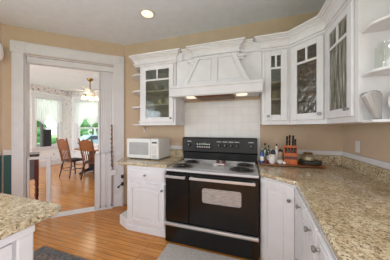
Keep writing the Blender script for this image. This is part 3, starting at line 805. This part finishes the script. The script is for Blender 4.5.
# ------------------------------------------------------------------ microwave
r = thing('microwave', 'white countertop microwave oven with a grey mesh window', 'microwave', (-1.79, 2.165, GZ1))
mw, mh, md = .55, .308, .36
MB().box(0, mw, .018, md, .014, mh).build('case', 'micro', r, bevel=.006)
d = MB().box(.002, mw * .76, -.001, .0175, .016, mh - .002).build('door', 'micro', r, bevel=.008)
MB().box(.05, mw * .70, -.0035, -.0012, .07, mh - .055).build('window', 'mwin', d, bevel=.002)
p = MB().box(mw * .765, mw - .002, -.001, .0175, .016, mh - .002).build('control_panel', 'micro', r, bevel=.006)
MB().box(mw * .80, mw * .95, -.003, -.0012, mh - .068, mh - .04).build('display', 'dglass', p)
for i in range(4):
    for j in range(3):
        x = mw * .80 + j * .028
        MB().box(x, x + .021, -.0028, -.0012, .095 + i * .03, .115 + i * .03).build('button', 'mgrey', p)
MB().box(mw * .80, mw * .95, -.004, -.0012, .03, .075).build('door_release', 'mgrey', p, bevel=.002)
for x in (.05, mw - .05):
    for y in (.05, md - .04): MB().cyl((x, y, .0), (x, y, .014), .014).build('foot', 'blackm', r, smooth=True)

# ------------------------------------------------------------------ doorway: head track, folding door, gate pieces
def dwp(s, y=0.0, z=0.0): return (CX + s * math.cos(DW) - y * math.sin(DW), CY + s * math.sin(DW) + y * math.cos(DW), z)
o = MB().box(S0 + .014, S1 - .013, .02, .085, ZO - .11, ZO - .014).box(S0 + .014, S1 - .013, .04, .065, ZO - .125, ZO - .11).build('door_track', 'trim', bevel=.008)
tag(at(o, dwp(0), DW), 'white head track across the top of the doorway', 'track')
r = thing('folding_door', 'white pleated folding door pushed back against the right side of the doorway', 'door', dwp(S1 - .014), DW)
n = 12
f = MB()
for k in range(n):
    xa, xb = -.205 + k * .0165, -.205 + (k + 1) * .0165
    ya, yb_ = (.03, .038) if k % 2 == 0 else (.038, .03)
    f.hexa([(xa, ya, .02), (xb, yb_, .02), (xb, .08, .02), (xa, .08, .02), (xa, ya, ZO - .127), (xb, yb_, ZO - .127), (xb, .08, ZO - .127), (xa, .08, ZO - .127)])
f.build('pleats', 'trim', r)
MB().box(-.222, -.206, .02, .09, .015, ZO - .128).build('lead_post', 'trim', r, bevel=.004)
r = thing('folding_gate', 'white waist-high gate folded against the right side of the doorway', 'gate', dwp(S1 - .015, -.06), DW)
for k in range(3):
    g = MB(); x0 = -.275 + k * .085
    y0 = -.0 + .012 * (k % 2)
    g.box(x0, x0 + .02, y0, y0 + .03, .03, .96).box(x0 + .06, x0 + .08, y0, y0 + .03, .03, .96).box(x0, x0 + .08, y0, y0 + .03, .93, .96).box(x0, x0 + .08, y0, y0 + .03, .03, .08)
    g.box(x0 + .02, x0 + .06, y0 + .004, y0 + .02, .08, .93)
    g.build('gate_panel', 'trim', r, bevel=.003)
MB().box(-.285, -.005, -.012, .05, .0, .03).build('foot_rail', 'trim', r, bevel=.004)
MB().box(-.03, .055, .0, .05, .57, .66).build('latch', 'trim', r, bevel=.006)
r = thing('gate_frame', 'white waist-high open gate frame on the left side of the doorway', 'gate', dwp(S0 + .014, .03), DW)
MB().box(.235, .29, 0, .03, 0, .945).build('post', 'trim', r, bevel=.003)
MB().box(.002, .234, .0, .03, .905, .945).build('top_rail', 'trim', r, bevel=.003)
MB().box(.002, .026, 0, .03, 0, .945).build('hinge_post', 'trim', r, bevel=.003)
MB().box(.026, .234, .004, .026, .06, .09).build('bottom_rail', 'trim', r, bevel=.003)
r = thing('bell_strap', 'string of old bronze bells hanging beside the folding door', 'bell strap', dwp(S1 - .03, -.085))
MB().tube([(0, 0, 1.45), (.006, 0, 1.2), (-.004, 0, .95), (.004, 0, .72)], .011).build('strap', 'bronze', r, smooth=True)
for k in range(10):
    MB().ball((0, -.004, 1.43 - .075 * k), .017 + (.004 if k in (3, 6) else 0)).build('bell', 'bronze', r, smooth=True)

# slim white post with black clamps on the right casing, beside the base cabinet
r = thing('clamp_post', 'slim white post with two black clamps on the right doorway casing', 'post', dwp(-.05, -.05), DW)
MB().cyl((0, 0, .001), (0, 0, .57), .014).build('post', 'trim', r, smooth=True)
for z in (.53, .40): MB().box(-.02, .025, -.022, .014, z - .03, z + .03).build('clamp', 'blackm', r, bevel=.004)
MB().tube([(-.015, -.02, .40), (-.05, -.035, .37)], .008).build('clamp_arm', 'blackm', r, smooth=True)
MB().ball((-.06, -.04, .36), .019).build('clamp_knob', 'blackm', r, smooth=True)
r = thing('wall_outlet', 'white outlet plate on the tan wall above the right counter', 'outlet', (XR - .001, 2.27, 1.19), R(-90))
MB().box(-.037, .037, -.006, 0, -.06, .06).build('cover_plate', 'trim', r, bevel=.002)
MB().box(-.017, .017, -.009, -.006, -.035, .035).build('switch', 'porc', r, bevel=.002)
r = thing('wall_sconce', 'white shaded wall sconce at the left edge of the room', 'lamp', (ex + .001, ey - .075, 2.44), 0)
MB().lathe([(.04, 0), (.04, .012), (.02, .02), (.015, .06)], (0, 0, .17), 20, (1, 0, 0)).build('bracket', 'steel', r, smooth=True)
MB().lathe([(.03, .12), (.045, .06), (.055, -.02), (.045, -.08), (.03, -.11)], (.07, 0, 0), 20).build('shade', 'porc', r, smooth=True)

# ceiling downlights (one in view), then unseen spots added to brighten counters and floor
def can(x, y, label):
    r = thing('ceiling_light', label, 'ceiling light', (x, y, H))
    MB().lathe([(.075, -.0005), (.1, -.001), (.1, -.005), (.085, -.008), (.075, -.004)], (0, 0, 0), 32).build('trim_ring', 'trim', r, smooth=True)
    MB().cyl((0, 0, -.004), (0, 0, -.001), .076, n=32).build('lens', 'canlight', r, smooth=True)
    d = bpy.data.lights.new('down_spot', 'SPOT'); d.energy = 5; d.spot_size = R(110); d.spot_blend = .8; d.shadow_soft_size = .08; d.color = (1, .98, .97)
    l = bpy.data.objects.new('down_spot', d); COL.objects.link(l); l.location = (x, y, H - .02)
can(-1.277, 1.94, 'round recessed light in the kitchen ceiling')
for x, y, e in ((.45, .55, 28), (-1.9, -.2, 15), (-.3, -.5, 28)):
    d = bpy.data.lights.new('down_spot', 'SPOT'); d.energy = e; d.spot_size = R(110); d.spot_blend = .8; d.shadow_soft_size = .08; d.color = (1, .98, .97)
    l = bpy.data.objects.new('down_spot', d); COL.objects.link(l); l.location = (x, y, H - .02)

# ------------------------------------------------------------------ things on the right counter
bz = GZ1 + .001
r = thing('wooden_board', 'long dark wooden board in the corner carrying bottles and the knife block', 'board', (.125, 2.26, bz), R(3))
MB().box(0, .70, 0, .245, .008, .026).build('plank', 'board', r, bevel=.004)
for x in (.04, .63): MB().box(x, x + .03, .02, .22, 0, .008).build('foot', 'board', r)
TZ = bz + .0265
o = tag(MB().lathe([(.02, 0), (.095, 0), (.11, .006), (.118, .03), (.118, .04), (.02, .04)], (0, 0, 0), 36).build('round_slate', 'slate', smooth=True), 'round dark slate stand on the board under the candy jar', 'stand'); o.location = (.70, 2.41, TZ)
r = thing('candy_jar', 'squat glass jar of cream sweets on the round slate', 'jar', (.68, 2.425, TZ + .0405))
MB().lathe([(.0, .001), (.058, .001), (.066, .012), (.066, .05), (.05, .068), (.046, .078), (.044, .078), (.047, .068), (.062, .05), (.062, .013), (.0, .006)], (0, 0, 0), 24).build('glass', 'gl_clear', r, smooth=True)
MB().lathe([(.0, .007), (.06, .0075), (.06, .045), (.0, .052)], (0, 0, 0), 20).build('sweets', 'candy', r, smooth=True)
MB().lathe([(.0, .079), (.05, .079), (.052, .086), (.046, .096), (.0, .098)], (0, 0, 0), 24).build('lid', 'brass', r, smooth=True)
# knife block
r = thing('knife_block', 'orange-brown wooden knife block with black-handled knives', 'knife block', (.474, 2.365, TZ), R(-8))
MB().prism([(-.065, 0), (.075, 0), (.075, .20), (-.01, .225), (-.065, .10)], -.07, .07, 'x').build('block', 'block', r, bevel=.004)
MB().box(-.069, .069, -.067, -.0655, .062, .096).build('slot_plate', 'mahog', r)
def knife(x, y, z, ln, m='blackm'):
    k = MB(); dx = Vector((.0, -.32, .95)).normalized(); p = Vector((x, y, z))
    k.tube([p, p + dx * ln * .3, p + dx * ln * .75, p + dx * ln], [.0085, .0115, .010, .012], 8)
    o = k.build('knife', m, r, smooth=True)
    for f in (.3, .6): MB().ball(tuple(p + dx * ln * f + Vector((0, -.011, -.003))), .0035, u=8, v=5).build('rivet', 'chrome', o, smooth=True)
for x, y, z, ln in ((-.035, .035, .215, .125), (-.005, .055, .21, .145), (.032, .05, .21, .14), (.055, .035, .212, .09)): knife(x, y, z, ln)
for x, z in ((-.05, .14), (-.018, .14), (.016, .14), (.048, .14)): knife(x, -.052, z, .06)
def bottle(name, label, x, y, h, rad, bm_, cm_, lm=None):
    r = thing(name, label, 'bottle', (x, y, TZ))
    MB().lathe([(.0, 0), (rad * .95, 0), (rad, .006), (rad, h * .6), (rad * .8, h * .68), (rad * .4, h * .76), (rad * .36, h * .86), (.0, h * .861)], (0, 0, 0), 18).build('bottle_body', bm_, r, smooth=True)
    MB().lathe([(.0, h * .862), (rad * .46, h * .862), (rad * .46, h * .99), (.0, h)], (0, 0, 0), 14).build('cap', cm_, r, smooth=True)
    if lm: MB().lathe([(rad + .0006, h * .15), (rad + .0012, h * .16), (rad + .0012, h * .48), (rad + .0006, h * .49)], (0, 0, 0), 18).build('bottle_label', lm, r, smooth=True)
bottle('sauce_bottle', 'blue bottle at the left end of the wooden board beside the stove', .150, 2.335, .16, .024, 'blue', 'cap', 'porc')
bottle('oil_bottle', 'tall clear oil bottle with a dark cap behind the blue bottle', .192, 2.42, .24, .024, 'bottle', 'cap')
bottle('oil_bottle', 'slim clear bottle with a brown cap second from the stove', .238, 2.46, .215, .018, 'bottle', 'cap')
bottle('oil_bottle', 'amber bottle with a dark cap behind the white canister', .335, 2.485, .23, .019, 'amber', 'cap')
o = thing('pepper_mill', 'black pepper mill behind the floral pitcher', 'mill', (.288, 2.43, TZ))
MB().lathe([(.0, 0), (.028, 0), (.03, .02), (.018, .06), (.026, .095), (.027, .11)], (0, 0, 0), 18).build('mill_body', 'blackm', o, smooth=True)
MB().lathe([(.026, .111), (.026, .135), (.012, .15), (.008, .155), (.0, .165)], (0, 0, 0), 18).build('mill_top', 'navy', o, smooth=True)
r = thing('pitcher', 'white porcelain pitcher with red and blue flowers', 'pitcher', (.266, 2.32, TZ))
MB().lathe([(.0, 0), (.03, 0), (.034, .008), (.044, .04), (.045, .065), (.038, .095), (.042, .105), (.038, .105), (.034, .095), (.041, .065), (.028, .012), (.0, .01)], (0, 0, 0), 24).build('pitcher_body', 'floral', r, smooth=True)
MB().tube([(-.034, 0, .09), (-.058, 0, .085), (-.06, 0, .055), (-.04, 0, .035)], .005).build('handle', 'porc', r, smooth=True)
r = thing('sugar_bowl', 'white porcelain bowl in front of the cream canister', 'bowl', (.352, 2.315, TZ))
MB().lathe([(.0, 0), (.02, 0), (.024, .006), (.036, .03), (.038, .045), (.034, .042), (.0, .012)], (0, 0, 0), 24).build('bowl', 'porc', r, smooth=True)
r = thing('salt_mill', 'tall slim white mill between the pitcher and the canister', 'mill', (.326, 2.39, TZ))
MB().lathe([(.0, 0), (.02, 0), (.022, .012), (.013, .05), (.013, .12), (.018, .15), (.019, .16)], (0, 0, 0), 18).build('mill_body', 'porc', r, smooth=True)
MB().lathe([(.018, .161), (.022, .175), (.02, .2), (.0, .212)], (0, 0, 0), 18).build('mill_top', 'cream', r, smooth=True)
r = thing('canister', 'cream ceramic canister with a dark lid left of the knife block', 'canister', (.375, 2.455, TZ))
MB().lathe([(.0, 0), (.03, 0), (.032, .004), (.032, .13), (.0, .132)], (0, 0, 0), 22).build('canister_body', 'cream', r, smooth=True)
MB().lathe([(.0, .133), (.033, .133), (.033, .15), (.012, .156), (.01, .168), (.0, .17)], (0, 0, 0), 22).build('lid', 'cap', r, smooth=True)
o = tag(MB().lathe([(.0, 0), (.016, 0), (.02, .01), (.018, .04), (.0, .05)], (0, 0, 0), 14).build('red_pot', 'red', smooth=True), 'tiny red pot beside the blue bottle on the board', 'pot'); o.location = (.196, 2.31, TZ)
o = tag(MB().ball((0, 0, .018), .018, (1.1, 1, 1)).build('garlic_bulb', 'porc', smooth=True), 'small white bulb at the foot of the knife block', 'garlic'); o.location = (.394, 2.28, TZ - .0002)

# ------------------------------------------------------------------ things on the open shelves at right
def jar(label, x, y, z, rad, h):
    r = thing('glass_jar', label, 'jar', (x, y, z), 0, 'glass jars on the end shelf')
    MB().lathe([(.0, .001), (rad, .001), (rad * 1.03, .01), (rad * 1.03, h * .78), (rad * .8, h * .86), (rad * .82, h * .9), (rad * .78, h * .9), (rad * .76, h * .86), (rad * .97, h * .77), (rad * .96, .014), (.0, .008)], (0, 0, 0), 26).build('glass', 'gl_clear', r, smooth=True)
    MB().lathe([(.0, h * .905), (rad * .86, h * .905), (rad * .86, h * .93), (rad * .5, h * .95), (rad * .12, h * .96), (rad * .2, h), (.0, h * 1.02)], (0, 0, 0), 26).build('lid', 'gl_clear', r, smooth=True)
jar('clear glass lidded jar at the front of the upper end shelf', .825, 1.385, 1.754, .06, .19)
jar('clear glass lidded jar further back on the upper end shelf', .96, 1.33, 1.754, .06, .18)
r = thing('scalloped_dish', 'pale grey pleated fan-shaped vase on the lowest end shelf', 'vase', (.772, 1.385, 1.4435), R(10))
vs = []; fs = []; n = 40; k = 10
for j in range(k + 1):
    g = j / k; hw = .018 + .04 * g ** 1.1; dp_ = .016 + .016 * g
    for i in range(n):
        t = 2 * math.pi * i / n; rip = 1 + .05 * math.cos(t * 12)
        vs.append((hw * math.cos(t) * rip - .04 * g, dp_ * math.sin(t) * rip, .002 + .165 * g + .014 * g * math.cos(t * 2) * -1))
for j in range(k):
    for i in range(n): fs.append((j * n + i, j * n + (i + 1) % n, (j + 1) * n + (i + 1) % n, (j + 1) * n + i))
fs.append(tuple(range(n))[::-1])
mb = MB(); mb._add(vs, fs); o = mb.build('vase_body', 'silver', r, smooth=True)
s = o.modifiers.new('thick', 'SOLIDIFY'); s.thickness = .004
o = MB().lathe([(.0, .0), (.05, .0), (.06, .004), (.1, .016), (.102, .02), (.095, .018), (.055, .008), (.0, .006)], (0, 0, 0), 36)
o.xf(Matrix.Translation((0, 0, .101)) @ Matrix.Rotation(R(78), 4, 'X'))
o = tag(o.build('white_platter', 'porc', smooth=True), 'round white platter leaning at the back of the lowest end shelf', 'platter'); o.location = (.93, 1.415, 1.4435); o.rotation_euler = (0, 0, R(0))
# puck light under the shelf
o = tag(MB().cyl((0, 0, -.014), (0, 0, 0), .03, n=20).build('puck_light', 'bronze', smooth=True), 'small dark puck light under the end shelf', 'light'); o.location = (.85, 1.36, 1.4245)

# ------------------------------------------------------------------ things inside the glass cabinets and on the corner shelf
def cup(label, x, y, z, rad, h, m='porc', group=None):
    r = thing('cup', label, 'cup', (x, y, z + .0005), 0, group)
    MB().lathe([(.0, 0), (rad * .7, 0), (rad * .95, h * .4), (rad, h), (rad * .93, h), (rad * .85, h * .4), (.0, .006)], (0, 0, 0), 18).build('cup_body', m, r, smooth=True)
    MB().tube([(rad * .95, 0, h * .8), (rad * 1.5, 0, h * .75), (rad * 1.5, 0, h * .35), (rad * .9, 0, h * .3)], .004).build('handle', m, r, smooth=True)
def bowl(name, label, x, y, z, rad, h, m, cat='bowl'):
    o = tag(MB().lathe([(.0, 0), (rad * .5, 0), (rad * .8, h * .35), (rad, h), (rad * .95, h), (rad * .74, h * .4), (.0, .008)], (0, 0, 0), 22).build(name, m, smooth=True), label, cat); o.location = (x, y, z + .0005)
cup('white cup on the middle shelf of the cabinet over the microwave', -1.18, 2.36, 1.745, .045, .09)
cup('cream cup left on the middle shelf of the cabinet over the microwave', -1.33, 2.38, 1.745, .045, .085, 'cream')
bowl('serving_bowl', 'grey bowl on the bottom of the cabinet over the microwave', -1.22, 2.38, 1.455, .09, .07, 'silver')
bowl('serving_bowl', 'cream bowl at left in the cabinet over the microwave', -1.42, 2.38, 1.455, .08, .075, 'cream')
cup('cream cup on the top shelf of the cabinet over the microwave', -1.16, 2.38, 1.95, .045, .10, 'cream')
bowl('serving_bowl', 'grey bowl on the top shelf of the cabinet over the microwave', -1.36, 2.38, 1.95, .085, .08, 'silver')
cup('white cup low in the narrow cabinet right of the hood', .285, 2.37, 1.455, .05, .11)
cup('cream cup on the middle shelf of the narrow cabinet', .30, 2.37, 1.745, .05, .10, 'cream')
bowl('serving_bowl', 'red bowl low in the diagonal corner cabinet', .70, 2.16, 1.5, .075, .075, 'red')
bowl('serving_bowl', 'green bowl under the red one in the diagonal corner cabinet', .70, 2.16, 1.4555, .08, .044, 'green')
bowl('serving_bowl', 'blue bowl at right low in the diagonal corner cabinet', .84, 2.02, 1.4555, .06, .10, 'bluec')
bowl('platter', 'cream wide dish on the middle shelf of the diagonal corner cabinet', .76, 2.22, 1.745, .15, .05, 'cream', 'platter')
bowl('serving_bowl', 'brown bowl on the top shelf of the diagonal corner cabinet', .76, 2.22, 1.99, .13, .09, 'board')
for i, (x, y, z, l) in enumerate(((.88, 1.83, 1.455, 'dark goblet at left low behind the rain glass'), (.9, 1.70, 1.455, 'dark goblet in the middle low behind the rain glass'), (.88, 1.58, 1.455, 'dark goblet at right low behind the rain glass'),
                                  (.9, 1.8, 1.745, 'tall goblet at left on the middle shelf behind the rain glass'), (.9, 1.64, 1.745, 'tall goblet at right on the middle shelf behind the rain glass'),
                                  (.9, 1.72, 1.95, 'goblet alone on the top shelf behind the rain glass'))):
    r = thing('goblet', l, 'goblet', (x, y, z + .0005), 0, 'goblets behind the rain glass')
    MB().lathe([(.0, 0), (.035, 0), (.034, .005), (.006, .012), (.005, .07)], (0, 0, 0), 16).build('stem', 'bronze' if z < 1.5 else 'gl_clear', r, smooth=True)
    MB().lathe([(.005, .071), (.03, .09), (.038, .12), (.034, .16), (.03, .16), (.033, .12), (.0, .085)], (0, 0, 0), 16).build('goblet_bowl', 'bronze' if z < 1.5 else 'gl_clear', r, smooth=True)
def shelf_item(name, label, cat, x, y, z, prof, m):
    o = tag(MB().lathe(prof, (0, 0, 0), 16).build(name, m, smooth=True), label, cat); o.location = (x, y, z + .0005)
shelf_item('small_vase', 'dark little vase on the second corner shelf from the top', 'vase', -1.655, 2.36, 1.965, [(.0, 0), (.018, 0), (.026, .03), (.012, .07), (.016, .085), (.0, .085)], 'blackm')
shelf_item('white_pot', 'small white pot on the third corner shelf from the top', 'pot', -1.655, 2.36, 1.72, [(.0, 0), (.026, 0), (.034, .04), (.028, .08), (.02, .1), (.0, .105)], 'porc')
shelf_item('white_cup', 'low white cup on the bottom corner shelf', 'cup', -1.67, 2.37, 1.45, [(.0, 0), (.03, 0), (.042, .03), (.044, .055), (.04, .055), (.036, .03), (.0, .008)], 'porc')
shelf_item('dark_jug', 'dark jug on the top corner shelf under the crown', 'jug', -1.66, 2.36, 2.22, [(.0, 0), (.03, 0), (.042, .03), (.03, .06), (.026, .075), (.0, .076)], 'blackm')

# ------------------------------------------------------------------ rugs
o = MB().box(-.93, .02, .95, 1.855, .001, .012).build('rug', 'rug', bevel=.004); tag(o, 'plain grey woven mat in front of the stove', 'rug')
r = thing('rug', 'dark patterned runner rug beside the left granite counter', 'rug', (0, 0, 0))
MB().box(-2.26, -1.3, .70, 1.34, .001, .009).build('pile', 'rug2', r, bevel=.003)
MB().box(-2.30, -1.27, 1.285, 1.365, .0015, .011).box(-2.30, -2.22, .66, 1.285, .0015, .011).box(-1.35, -1.27, .66, 1.285, .0015, .011).build('border', 'rug2b', r, bevel=.003)

# ------------------------------------------------------------------ dining room furniture
TX, TY = -4.45, 4.28
r = thing('dining_table', 'oak dining table with a dark pedestal in the far dining room', 'table', (TX, TY, 0))
pts = [(.8 * math.copysign(abs(math.cos(R(a))) ** .6, math.cos(R(a))), .56 * math.copysign(abs(math.sin(R(a))) ** .6, math.sin(R(a)))) for a in range(0, 360, 6)]
MB().prism(pts, .735, .768).build('tabletop', 'tableoak', r, bevel=.008)
for sx in (-.32, .32): MB().lathe([(.16, .06), (.16, .1), (.1, .16), (.12, .4), (.09, .62), (.16, .70), (.16, .734)], (sx, -.1, 0), 20).build('pedestal', 'navy', r, smooth=True)
for sx in (-.32, .32):
    for sy in (-1, 1):
        MB().tube([(sx, -.1 + sy * .08, .1), (sx, -.1 + sy * .3, .09), (sx, -.1 + sy * .42, .035)], [.05, .04, .035]).build('foot', 'darkoak', r, smooth=True)
def dining_chair(label, x, y, rz):
    r = thing('dining_chair', label, 'chair', (x, y, 0), rz, 'oak chairs at the dining table')
    # local: chair faces +y; the back is at y = -.2
    s = MB().prism([(-.2, -.18), (.2, -.18), (.23, .2), (.2, .24), (-.2, .24), (-.23, .2)], .43, .46).build('seat', 'darkoak', r, bevel=.008)
    MB().prism([(-.18, -.13), (.18, -.13), (.2, .2), (-.2, .2)], .4605, .485).build('cushion', 'seatpad', r, bevel=.01)
    for sx in (-1, 1):
        MB().tube([(sx * .19, -.165, .46), (sx * .19, -.19, .6), (sx * .2, -.24, .85), (sx * .205, -.29, 1.08), (sx * .206, -.298, 1.12)], [.022, .021, .025, .02, .011]).build('back_post', 'oak', r, smooth=True)
        MB().tube([(sx * .17, -.14, .435), (sx * .195, -.17, .3), (sx * .2, -.18, .2), (sx * .22, -.22, 0)], [.018, .026, .017, .016]).build('leg', 'darkoak', r, smooth=True)
        MB().tube([(sx * .19, .18, .435), (sx * .205, .195, .3), (sx * .205, .2, .2), (sx * .215, .22, 0)], [.018, .028, .017, .016]).build('leg', 'darkoak', r, smooth=True)
        MB().cyl((sx * .2, -.18, .22), (sx * .206, .2, .22), .009).build('stretcher', 'darkoak', r, smooth=True)
    for z in (.16, .28): MB().cyl((-.2, .203, z), (.2, .203, z), .01).build('stretcher', 'darkoak', r, smooth=True)
    MB().cyl((-.203, -.186, .2), (.203, -.186, .2), .009).build('stretcher', 'darkoak', r, smooth=True)
    n = 16; top = []; bot = []
    for i in range(n + 1):
        f = i / n; xx = -.19 + .38 * f
        top.append((xx, 1.03 + .055 * math.sin(math.pi * f) ** .8 + .012 * math.cos(f * 6 * math.pi))); bot.append((xx, .80 - .035 * math.sin(math.pi * f) + .012 * math.cos(f * 4 * math.pi)))
    c = MB()
    for i in range(n):
        q = lambda p, o: (p[0], -.24 - (p[1] - .85) * .22 + o, p[1])
        c.hexa([q(bot[i], -.011), q(bot[i + 1], -.011), q(bot[i + 1], .011), q(bot[i], .011), q(top[i], -.011), q(top[i + 1], -.011), q(top[i + 1], .011), q(top[i], .011)])
    c.build('crest_panel', 'oak', r)
    for k in range(5):
        xx = -.13 + .065 * k; MB().tube([(xx, -.165, .46), (xx, -.2, .64), (xx, -.23, .79)], [.009, .013, .009]).build('spindle', 'oak', r, smooth=True)
    return r
dining_chair('oak pressed-back chair at the left near side of the dining table', -4.93, 3.66, R(-4))
dining_chair('oak pressed-back chair at the right near side of the dining table', -4.13, 3.68, R(4))
r = thing('ceiling_fan', 'white ceiling fan with a cluster of lit glass shades over the dining table', 'fan', (-4.63, 3.98, H))
MB().lathe([(.02, -.0), (.085, -.001), (.075, -.05), (.03, -.08), (.02, -.09)], (0, 0, 0), 20).build('canopy', 'brass', r, smooth=True)
MB().cyl((0, 0, -.34), (0, 0, -.085), .014).build('downrod', 'brass', r, smooth=True)
MB().lathe([(.02, -.33), (.11, -.35), (.125, -.41), (.1, -.46), (.05, -.48), (.05, -.54), (.0, -.56)], (0, 0, 0), 24).build('motor', 'porc', r, smooth=True)
for k in range(5):
    a = R(72 * k + 20); m = MB().prism([(.12, -.035), (.2, -.06), (.62, -.07), (.65, 0), (.62, .07), (.2, .06), (.12, .035)], -.385, -.377); m.xf(Matrix.Rotation(a, 4, 'Z')); m.build('blade', 'porc', r, bevel=.002)
for k in range(4):
    a = R(90 * k + 35); dx, dy = math.cos(a), math.sin(a)
    ar = MB().tube([(dx * .05, dy * .05, -.51), (dx * .12, dy * .12, -.50), (dx * .17, dy * .17, -.52)], .008).build('lamp_arm', 'brass', r, smooth=True)
    MB().lathe([(.02, 0), (.035, -.02), (.055, -.06), (.07, -.11), (.066, -.11), (.0, -.03)], (dx * .17, dy * .17, -.52), 16, None).build('lamp_shade', 'lampglass', ar, smooth=True)
d = bpy.data.lights.new('fan_lamp', 'POINT'); d.energy = 7; d.color = (1, .85, .65); d.shadow_soft_size = .12
l = bpy.data.objects.new('fan_lamp', d); COL.objects.link(l); l.location = (-4.63, 3.98, H - .75)
# sideboard with turned legs just inside the doorway
r = thing('sideboard', 'dark mahogany sideboard with turned legs behind the left gate frame', 'sideboard', (-4.02, 2.20, 0), R(60))
MB().box(-.62, .1, -.2, .2, .86, .9).build('top', 'top_dark', r, bevel=.006)
MB().box(-.58, .03, -.16, .16, .42, .8595).build('case', 'vio', r, bevel=.003)
for x, y in ((.06, -.16), (.06, .16), (-.58, -.18), (-.58, .18)):
    MB().box(x - .03, x + .03, y - .03, y + .03, .40, .859).lathe([(.02, 0), (.028, .03), (.018, .06), (.03, .1), (.034, .14), (.02, .18), (.03, .22), (.02, .27), (.034, .32), (.024, .37), (.03, .40)], (x, y, 0), 14).build('leg', 'mahog', r, smooth=True)
r = thing('loudspeaker', 'black box standing in the left dining room window', 'speaker', (DX, 4.15, W1[2]))
MB().box(-.035, .065, .005, .255, .001, .62).build('cabinet', 'blackm', r, bevel=.01)
MB().box(-.03, .055, -.055, -.002, .001, .93).build('side_post', 'vio', r, bevel=.005)
